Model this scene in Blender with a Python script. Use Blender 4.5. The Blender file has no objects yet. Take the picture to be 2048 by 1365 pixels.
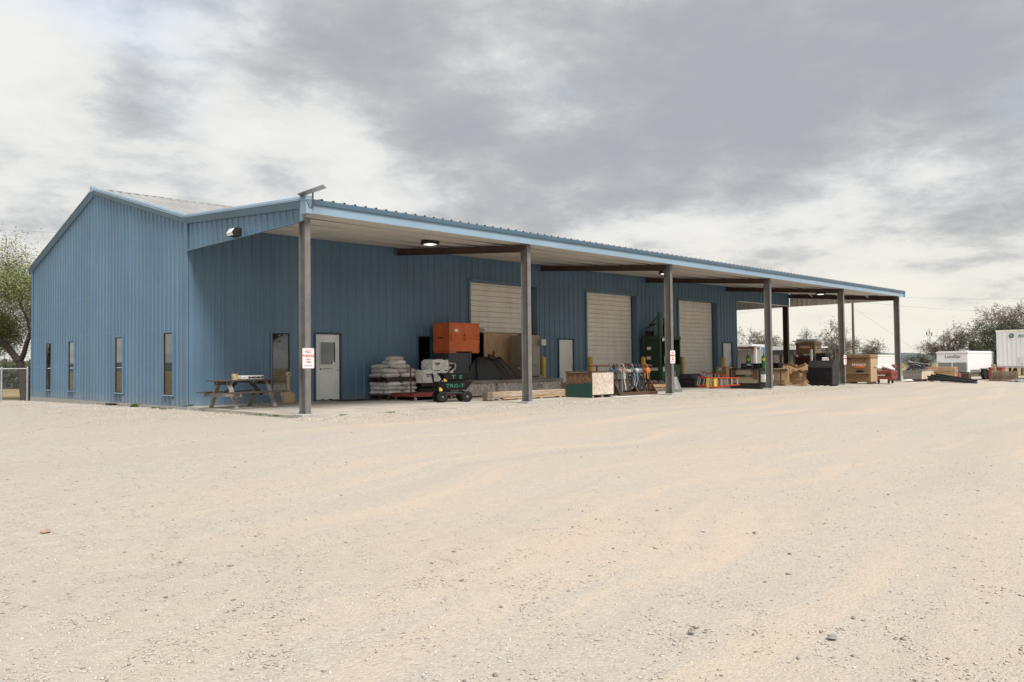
import bpy, bmesh, math, random
import numpy as np
from mathutils import Vector, Matrix
random.seed(7); rng = np.random.default_rng(11)
R = math.radians
sc = bpy.context.scene
COL = sc.collection

# ---------------------------------------------------------------- camera
F_PX = 1619.9
YAW, PITCH, ROLL = 0.78286, 0.03052, -0.01095
CAM = Vector((-9.592, -16.251, 1.038))
fw = Vector((math.sin(YAW)*math.cos(PITCH), math.cos(YAW)*math.cos(PITCH), math.sin(PITCH)))
r0 = fw.cross(Vector((0, 0, 1))).normalized(); u0 = r0.cross(fw)
rt = r0*math.cos(ROLL) + u0*math.sin(ROLL); up = -r0*math.sin(ROLL) + u0*math.cos(ROLL)
cd = bpy.data.cameras.new('camera'); cam = bpy.data.objects.new('camera', cd); COL.objects.link(cam)
cd.sensor_width = 36; cd.lens = F_PX/2048*36; cd.clip_start = .1; cd.clip_end = 6000
M = Matrix.Identity(4)
for i in range(3):
    M[i][0] = rt[i]; M[i][1] = up[i]; M[i][2] = -fw[i]; M[i][3] = CAM[i]
cam.matrix_world = M; sc.camera = cam

def ray(px, py): return fw + rt*((px-1024)/F_PX) - up*((py-682.5)/F_PX)
def at(px, py, **k):           # point seen at a photo pixel, on a plane x=, y= or z=, or at a depth d=
    d = ray(px, py)
    if 'd' in k: return CAM + d*k['d']
    a = 'x' if 'x' in k else 'y' if 'y' in k else 'z'; i = 'xyz'.index(a)
    return CAM + d*((k[a]-CAM[i])/d[i])

# ---------------------------------------------------------------- sky, sun, exposure
SUN_EL, SUN_AZ = 52, -14       # azimuth measured from -y towards +x
sdir = Vector((math.sin(R(SUN_AZ))*math.cos(R(SUN_EL)), -math.cos(R(SUN_AZ))*math.cos(R(SUN_EL)), math.sin(R(SUN_EL))))
sl = bpy.data.lights.new('sun', 'SUN'); sl.energy = 1.5; sl.angle = R(24); sl.color = (1, .95, .88)
so = bpy.data.objects.new('sun', sl); COL.objects.link(so); so.rotation_euler = sdir.to_track_quat('Z', 'Y').to_euler()
so.location = (0, 0, 40)

w = bpy.data.worlds.new('World'); sc.world = w; w.use_nodes = True
wn = w.node_tree.nodes; wl = w.node_tree.links; wn.clear()
class NT:
    def __init__(s, tree): s.n = tree.nodes; s.l = tree.links
    def add(s, t, **k):
        n = s.n.new(t)
        for a, b in k.items(): setattr(n, a, b)
        return n
    def put(s, sock, v):
        if isinstance(v, bpy.types.NodeSocket): s.l.new(v, sock)
        else: sock.default_value = v
    def math(s, op, a, b=None, c=None, clamp=False):
        n = s.add('ShaderNodeMath', operation=op); n.use_clamp = clamp
        s.put(n.inputs[0], a)
        if b is not None: s.put(n.inputs[1], b)
        if c is not None: s.put(n.inputs[2], c)
        return n.outputs[0]
    def vmath(s, op, a, b=None):
        n = s.add('ShaderNodeVectorMath', operation=op); s.put(n.inputs[0], a)
        if b is not None: s.put(n.inputs[1], b)
        return n.outputs['Value'] if op in ('DOT_PRODUCT', 'LENGTH') else n.outputs[0]
    def noise(s, vec, scale, detail=4, rough=.55, dist=0):
        n = s.add('ShaderNodeTexNoise'); s.put(n.inputs['Vector'], vec); n.inputs['Scale'].default_value = scale
        n.inputs['Detail'].default_value = detail; n.inputs['Roughness'].default_value = rough; n.inputs['Distortion'].default_value = dist
        return n.outputs[0]
    def mix(s, fac, a, b, kind='MIX'):
        n = s.add('ShaderNodeMix', data_type='RGBA', blend_type=kind); n.clamp_factor = True
        s.put(n.inputs[0], fac)
        s.put(n.inputs[6], a if isinstance(a, bpy.types.NodeSocket) else (*a[:3], 1))
        s.put(n.inputs[7], b if isinstance(b, bpy.types.NodeSocket) else (*b[:3], 1))
        return n.outputs[2]
    def ramp(s, fac, lo, hi):
        n = s.add('ShaderNodeMapRange', interpolation_type='SMOOTHSTEP'); s.put(n.inputs[0], fac)
        n.inputs[1].default_value = lo; n.inputs[2].default_value = hi
        return n.outputs[0]
    def stretch(s, vec, sc_):
        n = s.add('ShaderNodeMapping'); s.put(n.inputs[0], vec); n.inputs['Scale'].default_value = sc_
        return n.outputs[0]
nt = NT(w.node_tree)
out = nt.add('ShaderNodeOutputWorld'); bg = nt.add('ShaderNodeBackground'); bg.inputs[1].default_value = .1
sky = nt.add('ShaderNodeTexSky', sky_type='NISHITA'); sky.sun_disc = False
sky.sun_elevation = R(SUN_EL); sky.sun_rotation = math.atan2(sdir.x, sdir.y); sky.air_density = 1; sky.dust_density = 2
tc = nt.add('ShaderNodeTexCoord'); D = tc.outputs['Generated']
sep = nt.add('ShaderNodeSeparateXYZ'); nt.put(sep.inputs[0], D)
zz = nt.math('MAXIMUM', sep.outputs[2], 0.0)
den = nt.math('ADD', zz, .22)
cmb = nt.add('ShaderNodeCombineXYZ')
nt.put(cmb.inputs[0], nt.math('DIVIDE', sep.outputs[0], den)); nt.put(cmb.inputs[1], nt.math('DIVIDE', sep.outputs[1], den))
nt.put(cmb.inputs[2], nt.math('MULTIPLY', sep.outputs[2], 1.5))
P = cmb.outputs[0]
n1 = nt.noise(P, 1.25, 10, .55, .15)
n2 = nt.noise(nt.vmath('ADD', P, (3.1, 7.7, 1.3)), 2.6, 10, .58, .25)
dens = nt.math('ADD', nt.math('MULTIPLY', nt.math('SUBTRACT', n1, .5), 1.5), nt.math('MULTIPLY', nt.math('SUBTRACT', n2, .5), 1.35))
# cloud masses of this sky: (pixel, angular radius, weight) - positive dark mass, negative bright gap
for px, py, rad, wt in ((1080, 110, 17, .34), (1650, 150, 17, .46), (1320, 330, 12, .24), (780, 60, 9, .22), (160, 240, 5, .22), (1850, 330, 11, .40), (1560, 300, 8, .2),
                        (400, 230, 6, .08), (60, 165, 5, -.34), (590, 330, 6.5, -.40), (440, 40, 4, -.22), (1600, 490, 9, -.50), (1900, 500, 10, -.50), (1350, 450, 6, -.2), (1650, 410, 3, -.2),
                        (1250, 440, 5, -.2), (760, 395, 3.5, -.2), (200, 330, 8, -.04), (250, 120, 12, .10), (2040, 90, 4, -.24), (30, 40, 6, -.1), (900, 330, 5, .22)):
    d = ray(px, py).normalized()
    dt = nt.vmath('DOT_PRODUCT', D, tuple(d))
    g = nt.ramp(dt, math.cos(R(rad*1.25)), math.cos(R(rad*.12)))
    dens = nt.math('ADD', dens, nt.math('MULTIPLY', g, wt*.85))
n3 = nt.noise(nt.vmath('ADD', P, (9.1, 2.7, 4.3)), 5.5, 9, .66, .2)
dens = nt.math('ADD', dens, nt.math('MULTIPLY', nt.math('SUBTRACT', n3, .5), .95))
t = nt.ramp(dens, -.42, .82)
cr = nt.add('ShaderNodeValToRGB'); nt.put(cr.inputs[0], t)
el = cr.color_ramp.elements
K = 2.62
def kc(r, g, b): return (r*K, g*K, b*K, 1)
el[0].position = 0; el[0].color = kc(1.0, .995, .965)
el[1].position = 1; el[1].color = kc(.475, .50, .54)
for pos, c in ((.25, kc(.90, .91, .895)), (.5, kc(.70, .72, .735)), (.75, kc(.56, .58, .605))):
    e = el.new(pos); e.color = c
# low warm band towards the horizon; thin blue where the deck breaks
warm = nt.ramp(sep.outputs[2], .20, .04)
cl = nt.mix(nt.math('MULTIPLY', warm, .8), cr.outputs[0], nt.mix(1, cr.outputs[0], (1.05, .995, .90), 'MULTIPLY'))
thin = nt.math('MULTIPLY', nt.ramp(nt.noise(P, .8, 3), .58, .75), .22)
cl = nt.mix(thin, cl, sky.outputs[0])
nt.put(bg.inputs[0], cl); nt.l.new(bg.outputs[0], out.inputs[0])
vs = sc.view_settings; vs.view_transform = 'Standard'; vs.look = 'None'; vs.gamma = 1; vs.use_curve_mapping = False
vs.exposure = 1.75
sc.render.engine = 'CYCLES'

# ---------------------------------------------------------------- materials
MATS = {}
def new_mat(name):
    m = bpy.data.materials.new(name); m.use_nodes = True
    t = NT(m.node_tree); b = m.node_tree.nodes['Principled BSDF']
    return m, t, b
def coords(t, kind='Object'):
    return t.add('ShaderNodeTexCoord').outputs[kind]
def gpos(t): return t.add('ShaderNodeNewGeometry').outputs['Position']
def mat(name, col, rough=.6, metal=0, var=.18, scale=3, dirt=None, dirt_amt=.5, dscale=1.2, streak=False, bump=0, bscale=60, world=True, rnd=0, spec=.5, squash=(1, 1, 1)):
    if name in MATS: return MATS[name]
    m, t, b = new_mat(name)
    v = gpos(t) if world else coords(t)
    v = t.stretch(v, squash)
    n = t.noise(v, scale, 6, .6)
    lo = [c*(1-var) for c in col]; hi = [min(1, c*(1+var)) for c in col]
    c = t.mix(t.ramp(n, .3, .7), lo, hi)
    if dirt:
        dv = t.stretch(v, (4, 4, .35)) if streak else v
        dn = t.noise(t.vmath('ADD', dv, (5.2, 1.7, 9.1)), dscale, 8, .68)
        c = t.mix(t.math('MULTIPLY', t.ramp(dn, .48, .72), dirt_amt), c, dirt)
    if rnd:
        oi = t.add('ShaderNodeObjectInfo').outputs['Random']
        k = t.math('ADD', 1-rnd, t.math('MULTIPLY', oi, 2*rnd))
        cc = t.add('ShaderNodeCombineXYZ'); [t.put(cc.inputs[i], k) for i in range(3)]
        c = t.mix(1, c, cc.outputs[0], 'MULTIPLY')
    t.put(b.inputs['Base Color'], c)
    t.put(b.inputs['Roughness'], t.math('ADD', rough-.08, t.math('MULTIPLY', n, .16)))
    b.inputs['Metallic'].default_value = metal
    b.inputs['Specular IOR Level'].default_value = spec
    if bump:
        bp = t.add('ShaderNodeBump'); bp.inputs['Strength'].default_value = bump; bp.inputs['Distance'].default_value = .02
        t.put(bp.inputs['Height'], t.noise(v, bscale, 4, .6)); t.put(b.inputs['Normal'], bp.outputs[0])
    MATS[name] = m
    return m
def wood(name, col, dark, rough=.8, grain=(1.2, 14, 14), rnd=.18):
    if name in MATS: return MATS[name]
    m, t, b = new_mat(name)
    v = t.stretch(coords(t), grain)
    n = t.noise(v, 2.5, 8, .65, .6)
    c = t.mix(t.ramp(n, .35, .68), dark, col)
    n2 = t.noise(coords(t), 1.6, 4); c = t.mix(t.math('MULTIPLY', t.ramp(n2, .5, .75), .45), c, [d*1.1 for d in dark])
    oi = t.add('ShaderNodeObjectInfo').outputs['Random']
    k = t.math('ADD', 1-rnd, t.math('MULTIPLY', oi, 2*rnd)); cc = t.add('ShaderNodeCombineXYZ'); [t.put(cc.inputs[i], k) for i in range(3)]
    t.put(b.inputs['Base Color'], t.mix(1, c, cc.outputs[0], 'MULTIPLY')); b.inputs['Roughness'].default_value = rough
    bp = t.add('ShaderNodeBump'); bp.inputs['Strength'].default_value = .3; bp.inputs['Distance'].default_value = .01
    t.put(bp.inputs['Height'], n); t.put(b.inputs['Normal'], bp.outputs[0])
    MATS[name] = m; return m
def osb(name, col, dark, paint=None, pz=0):
    m, t, b = new_mat(name)
    v = coords(t)
    vo = t.add('ShaderNodeTexVoronoi'); vo.inputs['Scale'].default_value = 26; t.put(vo.inputs['Vector'], t.stretch(v, (1, 1, .5)))
    sp = t.add('ShaderNodeSeparateXYZ'); t.put(sp.inputs[0], vo.outputs['Color'])
    c = t.mix(sp.outputs[0], dark, col)
    c = t.mix(t.math('MULTIPLY', t.ramp(t.noise(v, 3, 6), .45, .7), .5), c, dark)
    if paint:
        s2 = t.add('ShaderNodeSeparateXYZ'); t.put(s2.inputs[0], v)
        h = t.math('ADD', s2.outputs[2], t.math('MULTIPLY', t.math('SUBTRACT', t.noise(v, 6, 6, .7), .5), .35))
        c = t.mix(t.ramp(h, pz+.03, pz-.03), c, t.mix(t.ramp(t.noise(v, 14, 4), .55, .75), paint, dark))
    t.put(b.inputs['Base Color'], c); b.inputs['Roughness'].default_value = .85
    MATS[name] = m; return m

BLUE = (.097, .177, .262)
def blue_paint(name, col, rough):
    m, t, b = new_mat(name); v = gpos(t)
    n = t.noise(v, .6, 5, .6)
    c = t.mix(t.ramp(n, .3, .7), [x*.93 for x in col], [x*1.06 for x in col])
    st = t.noise(t.stretch(v, (3, 3, .25)), 1.6, 7, .7)
    c = t.mix(t.math('MULTIPLY', t.ramp(st, .5, .75), .22), c, (.20, .25, .29))
    sp = t.add('ShaderNodeSeparateXYZ'); t.put(sp.inputs[0], v)
    splash = t.math('MULTIPLY', t.ramp(t.math('ADD', sp.outputs[2], t.math('MULTIPLY', t.noise(v, 5, 4), .35)), .55, .1), .28)
    c = t.mix(splash, c, (.34, .32, .29))
    oi = t.add('ShaderNodeObjectInfo').outputs['Random']
    k_ = t.math('ADD', .93, t.math('MULTIPLY', oi, .14)); cc = t.add('ShaderNodeCombineXYZ'); [t.put(cc.inputs[i], k_) for i in range(3)]
    c = t.mix(1, c, cc.outputs[0], 'MULTIPLY')
    sc_ = t.noise(t.stretch(v, (1, 1, 1.6)), 5, 8, .72); c = t.mix(t.math('MULTIPLY', t.ramp(sc_, .62, .70), .35), c, (.30, .33, .35))
    t.put(b.inputs['Base Color'], c)
    t.put(b.inputs['Roughness'], t.math('ADD', rough, t.math('MULTIPLY', st, .15)))
    bp = t.add('ShaderNodeBump'); bp.inputs['Strength'].default_value = .12; bp.inputs['Distance'].default_value = .05
    t.put(bp.inputs['Height'], t.noise(t.stretch(v, (1.5, 1.5, .5)), 2.2, 3)); t.put(b.inputs['Normal'], bp.outputs[0])
    MATS[name] = m; return m
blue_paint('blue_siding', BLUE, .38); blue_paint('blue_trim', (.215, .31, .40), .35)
mat('galvanised', (.42, .44, .46), .42, .6, .12, 2, (.30, .28, .27), .3)
mat('roof_metal', (.40, .40, .405), .5, .35, .12, 1.2, (.26, .24, .22), .4, streak=False)
mat('steel_grey', (.150, .145, .141), .6, .1, .15, 3, (.20, .13, .095), .40, 1.0, streak=True)
mat('steel_primer', (.085, .05, .04), .65, .1, .2, 2, (.05, .03, .025), .5)
mat('beige_door', (.82, .79, .73), .5, 0, .05, 1.5, (.34, .29, .23), .28, .9, streak=True)
mat('white_door', (.74, .76, .74), .5, 0, .04, 2, (.42, .40, .36), .3, 1.6)
mat('door_frame_blue', (.05, .09, .14), .5)
mat('dark_frame', (.018, .015, .013), .45)
mat('dark_interior', (.03, .028, .026), .9)
mat('blind', (.42, .40, .36), .7)
mat('brown_blind', (.07, .05, .038), .7)
mat('chrome', (.55, .55, .55), .3, .9)
mat('black_plastic', (.008, .008, .009), .5, 0, .25, 6, (.03, .027, .024), .35, 2, spec=.3)
mat('black_rubber', (.012, .0115, .011), .8, 0, .2, 8, (.045, .04, .034), .5, 3, spec=.25)
mat('grey_plastic', (.022, .022, .023), .55, 0, .2, 3, (.06, .055, .05), .4, 2)
mat('rim_grey', (.16, .165, .17), .5, .2)
mat('teal_paint', (.05, .27, .205), .7)
mat('yellow_plastic', (.62, .38, .03), .5)
mat('bollard_yellow', (.60, .40, .045), .5, 0, .08, 4, (.30, .20, .08), .5, 3)
mat('orange_steel', (.62, .14, .035), .5, 0, .1, 3, (.20, .06, .03), .4, 1.5)
mat('red_steel', (.20, .042, .03), .55, 0, .15, 4, (.10, .05, .04), .4, 2)
mat('dark_red_steel', (.085, .016, .013), .5, 0, .15, 3)
mat('brown_rust', (.085, .042, .03), .75, .1, .3, 8, (.15, .07, .04), .5, 5)
mat('rust', (.11, .045, .022), .8, .1, .35, 10)
mat('beige_plastic', (.42, .29, .18), .6, 0, .08, 5, (.30, .2, .12), .4, 3)
mat('bag_paper', (.68, .65, .61), .85, 0, .12, 5, (.32, .27, .21), .5, 3, bump=.5, bscale=18, rnd=.16)
mat('bag_white', (.80, .79, .76), .7, 0, .06, 5, (.42, .38, .33), .4, 2.5, bump=.4, bscale=14, rnd=.06)
mat('ink', (.04, .045, .05), .8)
mat('white_paint', (.74, .74, .72), .45, 0, .04, 2, (.55, .52, .47), .35, 1.5)
mat('sign_white', (.78, .77, .75), .35)
mat('sign_red', (.42, .015, .02), .4)
mat('tarp', (.007, .007, .008), .42, 0, .3, 4, (.022, .02, .019), .4, 2, spec=.5)
mat('tan_steel', (.235, .145, .07), .5, 0, .1, 2, (.20, .11, .05), .4, 1.3)
mat('tan_lit', (.38, .28, .18), .5, 0, .08, 2)
mat('label_orange', (.72, .16, .02), .5)
mat('label_black', (.008, .0075, .007), .5)
mat('green_steel', (.018, .050, .022), .5, 0, .15, 3, (.03, .035, .025), .4, 2)
mat('green_light', (.035, .13, .065), .45, 0, .12, 3)
mat('green_tank', (.03, .19, .055), .4, 0, .1, 3)
mat('yellow_label', (.70, .60, .05), .5)
mat('cabinet_beige', (.30, .275, .225), .5, 0, .06, 2, (.2, .17, .13), .3, 1.5, streak=True)
mat('grey_steel', (.055, .058, .062), .5, .1, .12, 2, (.06, .06, .06), .4)
mat('cardboard', (.36, .225, .125), .85, 0, .14, 3, (.25, .15, .08), .45, 2, rnd=.2)
mat('orange_glass', (.62, .085, .03), .45, 0, .08, 4)
mat('aluminium', (.55, .56, .57), .4, .7)
mat('yellow_bright', (.70, .45, .02), .45)
mat('welder_tan', (.26, .215, .155), .5, 0, .08, 3, (.15, .12, .09), .4, 2)
mat('trash_blue', (.22, .40, .62), .5); mat('trash_white', (.72, .72, .72), .5)
mat('container_blue', (.06, .19, .36), .5, 0, .08, 1, (.14, .10, .08), .3)
mat('container_white', (.24, .24, .225), .55, 0, .06, 1, (.25, .12, .06), .35, .7, streak=True)
mat('roof_white', (.62, .63, .63), .5, .1, .05, 1)
mat('cream', (.72, .67, .56), .5)
mat('trailer_white', (.72, .72, .73), .3, 0, .04, 1, (.55, .53, .50), .3, .8, streak=True)
mat('diamond_plate', (.34, .35, .35), .35, .75, .25, 20)
mat('red_brown', (.22, .055, .035), .7)
mat('pole_wood', (.10, .075, .06), .9, 0, .2, 4)
mat('wire', (.06, .06, .06), .6)
mat('concrete_block', (.36, .35, .33), .9, 0, .12, 8, bump=.4, bscale=50)
mat('stone', (.24, .225, .205), .9, 0, .2, 14, bump=.6, bscale=30, world=False, rnd=.2)
mat('leaf_bright', (.15, .175, .062), .6, 0, .3, .8, rnd=0)
mat('leaf_dark', (.04, .05, .025), .6, 0, .3, .8)
mat('leaf_dry', (.13, .095, .055), .7, 0, .3, .8)
mat('weed', (.08, .15, .03), .6, 0, .3, 6)
mat('bark', (.055, .042, .035), .95, 0, .3, 8, bump=.6, bscale=12)
mat('bark_grey', (.15, .125, .108), .95, 0, .25, 4)
mat('harness_blue', (.022, .05, .10), .8); mat('harness_pink', (.28, .165, .135), .8); mat('harness_green', (.11, .125, .085), .8)
mat('harness_white', (.42, .42, .40), .7); mat('harness_red', (.10, .025, .02), .8); mat('harness_orange', (.62, .20, .02), .7); mat('harness_black', (.02, .02, .02), .8)
mat('harness_grey', (.16, .175, .185), .8)
mat('hill_green', (.075, .10, .10), .95, 0, .25, .05)
mat('brush', (.09, .085, .045), .9, 0, .3, .6)
mat('mat_black', (.03, .03, .03), .9)
wood('wood_grey', (.36, .33, .305), (.13, .115, .10)); wood('wood_bench', (.13, .105, .092), (.045, .036, .032))
wood('wood_new', (.50, .34, .20), (.30, .18, .095)); wood('wood_pallet', (.30, .23, .165), (.12, .085, .058)); wood('wood_dark', (.09, .06, .045), (.035, .024, .018))
wood('wood_white', (.55, .47, .38), (.28, .19, .12)); wood('plywood', (.66, .47, .30), (.46, .29, .16), grain=(8, 8, .7))
osb('osb_white', (.62, .54, .47), (.40, .33, .27)); osb('osb_grey', (.58, .53, .49), (.27, .24, .215)); osb('osb_brown', (.26, .15, .085), (.09, .05, .03), (.013, .062, .048), .48)

def emis(name, col, s):
    m, t, b = new_mat(name); b.inputs['Base Color'].default_value = (.8, .8, .8, 1)
    b.inputs['Emission Color'].default_value = (*col, 1); b.inputs['Emission Strength'].default_value = s; MATS[name] = m
emis('lamp_lens', (1, .97, .88), .55)
m, t, b = new_mat('glass'); b.inputs['Base Color'].default_value = (.9, .93, .93, 1); b.inputs['Roughness'].default_value = .03
b.inputs['Transmission Weight'].default_value = 1; b.inputs['IOR'].default_value = 1.5
# thin pane: clear glass with a mirror coat
tr = t.add('ShaderNodeBsdfTransparent'); tr.inputs[0].default_value = (.55, .57, .56, 1)
gl = t.add('ShaderNodeBsdfGlossy'); gl.inputs['Roughness'].default_value = .02; gl.inputs[0].default_value = (.9, .92, .95, 1)
fr = t.add('ShaderNodeFresnel'); fr.inputs[0].default_value = 1.6
mx = t.add('ShaderNodeMixShader'); t.put(mx.inputs[0], t.math('MULTIPLY', fr.outputs[0], 1.7, clamp=True)); t.l.new(tr.outputs[0], mx.inputs[1]); t.l.new(gl.outputs[0], mx.inputs[2])
t.l.new(mx.outputs[0], t.n['Material Output'].inputs[0]); MATS['glass'] = m
# soffit vinyl with mildew specks
m, t, b = new_mat('soffit_vinyl'); v = gpos(t)
c = t.mix(t.ramp(t.noise(v, 1.2, 5), .3, .7), (.47, .445, .40), (.55, .525, .475))
c = t.mix(t.math('MULTIPLY', t.ramp(t.noise(t.stretch(v, (.5, 2, 1)), 9, 6, .75), .56, .68), .8), c, (.13, .11, .09))
t.put(b.inputs['Base Color'], c); b.inputs['Roughness'].default_value = .55; MATS['soffit_vinyl'] = m
# concrete
m, t, b = new_mat('concrete'); v = gpos(t)
c = t.mix(t.ramp(t.noise(v, 1.1, 7, .65), .3, .7), (.33, .30, .265), (.46, .425, .375))
c = t.mix(t.math('MULTIPLY', t.ramp(t.noise(v, .45, 5, .7, 1), .52, .72), .5), c, (.21, .185, .16))
c = t.mix(t.math('MULTIPLY', t.ramp(t.noise(v, 7, 5, .7), .60, .74), .4), c, (.5, .43, .34))
t.put(b.inputs['Base Color'], c); b.inputs['Roughness'].default_value = .85
bp = t.add('ShaderNodeBump'); bp.inputs['Strength'].default_value = .3; bp.inputs['Distance'].default_value = .01; t.put(bp.inputs['Height'], t.noise(v, 40, 5)); t.put(b.inputs['Normal'], bp.outputs[0]); MATS['concrete'] = m
# yard of crushed limestone
m, t, b = new_mat('gravel_yard'); v = gpos(t)
dist = t.vmath('LENGTH', t.vmath('SUBTRACT', v, (8, -8, 0)))
big = t.noise(t.stretch(v, (.5, 1.1, 1)), .30, 6, .6, .8)
fine = t.noise(v, 9, 8, .75)
vo = t.add('ShaderNodeTexVoronoi'); vo.inputs['Scale'].default_value = 52; t.put(vo.inputs['Vector'], v)
sp = t.add('ShaderNodeSeparateXYZ'); t.put(sp.inputs[0], vo.outputs['Color'])
grey = t.mix(sp.outputs[0], (.325, .297, .265), (.43, .395, .355))
sand = t.mix(t.ramp(fine, .3, .7), (.375, .325, .275), (.43, .374, .32))
c = t.mix(t.ramp(t.math('ADD', big, t.math('MULTIPLY', t.math('SUBTRACT', fine, .5), .35)), .40, .60), grey, sand)
# tyre lanes: dusty bands sweeping across the yard
sv = t.add('ShaderNodeSeparateXYZ'); t.put(sv.inputs[0], v)
lane = t.math('ADD', sv.outputs[1], t.math('MULTIPLY', sv.outputs[0], -.10))
lane = t.math('ADD', lane, t.math('MULTIPLY', t.noise(v, .12, 3), 4))
band = t.noise(t.vmath('MULTIPLY', t.add('ShaderNodeCombineXYZ').outputs[0], (1, 1, 1)), 1)
cb = t.add('ShaderNodeCombineXYZ'); t.put(cb.inputs[1], lane); t.put(cb.inputs[0], t.math('MULTIPLY', sv.outputs[0], .07))
band = t.noise(cb.outputs[0], 1.1, 4, .6)
west = t.ramp(t.math('SUBTRACT', t.math('MULTIPLY', sv.outputs[1], .55), sv.outputs[0]), -2.0, 4.0)
c = t.mix(t.math('MULTIPLY', west, .75), c, t.mix(t.ramp(fine, .4, .6), (.335, .31, .28), grey))
c = t.mix(t.math('MULTIPLY', t.math('MULTIPLY', t.ramp(band, .50, .64), t.math('SUBTRACT', 1.0, west)), .6), c, (.455, .375, .295))
c = t.mix(t.math('MULTIPLY', t.ramp(band, .47, .36), .5), c, (.345, .315, .28))
c = t.mix(t.math('MULTIPLY', t.ramp(t.noise(v, 16, 4, .7), .62, .72), .5), c, (.24, .215, .185))
# rangeland beyond the yard
field = t.mix(t.ramp(t.noise(v, .25, 7, .7), .35, .65), (.30, .22, .12), (.16, .14, .065))
yx = t.math('MAXIMUM', t.math('ABSOLUTE', t.math('SUBTRACT', sv.outputs[0], 22)), t.math('ABSOLUTE', t.math('ADD', sv.outputs[1], 8)))
edge = t.math('ADD', t.math('MULTIPLY', sv.outputs[1], .86), t.math('MULTIPLY', sv.outputs[0], -.06))
isf = t.math('MAXIMUM', t.ramp(edge, 19.2, 20.2), t.ramp(sv.outputs[0], 78, 84))
isf = t.math('MAXIMUM', isf, t.ramp(sv.outputs[1], -45, -50))
spk = t.noise(v, 48, 3, .7); c = t.mix(t.math('MULTIPLY', t.ramp(spk, .57, .70), .55), c, (.235, .21, .185)); c = t.mix(t.math('MULTIPLY', t.ramp(spk, .40, .30), .4), c, (.60, .56, .51))
c = t.mix(isf, c, field)
t.put(b.inputs['Base Color'], c); b.inputs['Roughness'].default_value = .95; b.inputs['Specular IOR Level'].default_value = .2
bp = t.add('ShaderNodeBump'); bp.inputs['Strength'].default_value = .45; bp.inputs['Distance'].default_value = .02
gr = t.noise(v, 70, 3, .6); hh = t.math('ADD', t.math('ADD', t.math('MULTIPLY', fine, .12), t.math('MULTIPLY', gr, .6)), t.math('MULTIPLY', vo.outputs['Distance'], -.6)); t.put(bp.inputs['Height'], hh); t.put(b.inputs['Normal'], bp.outputs[0]); MATS['gravel_yard'] = m
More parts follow.
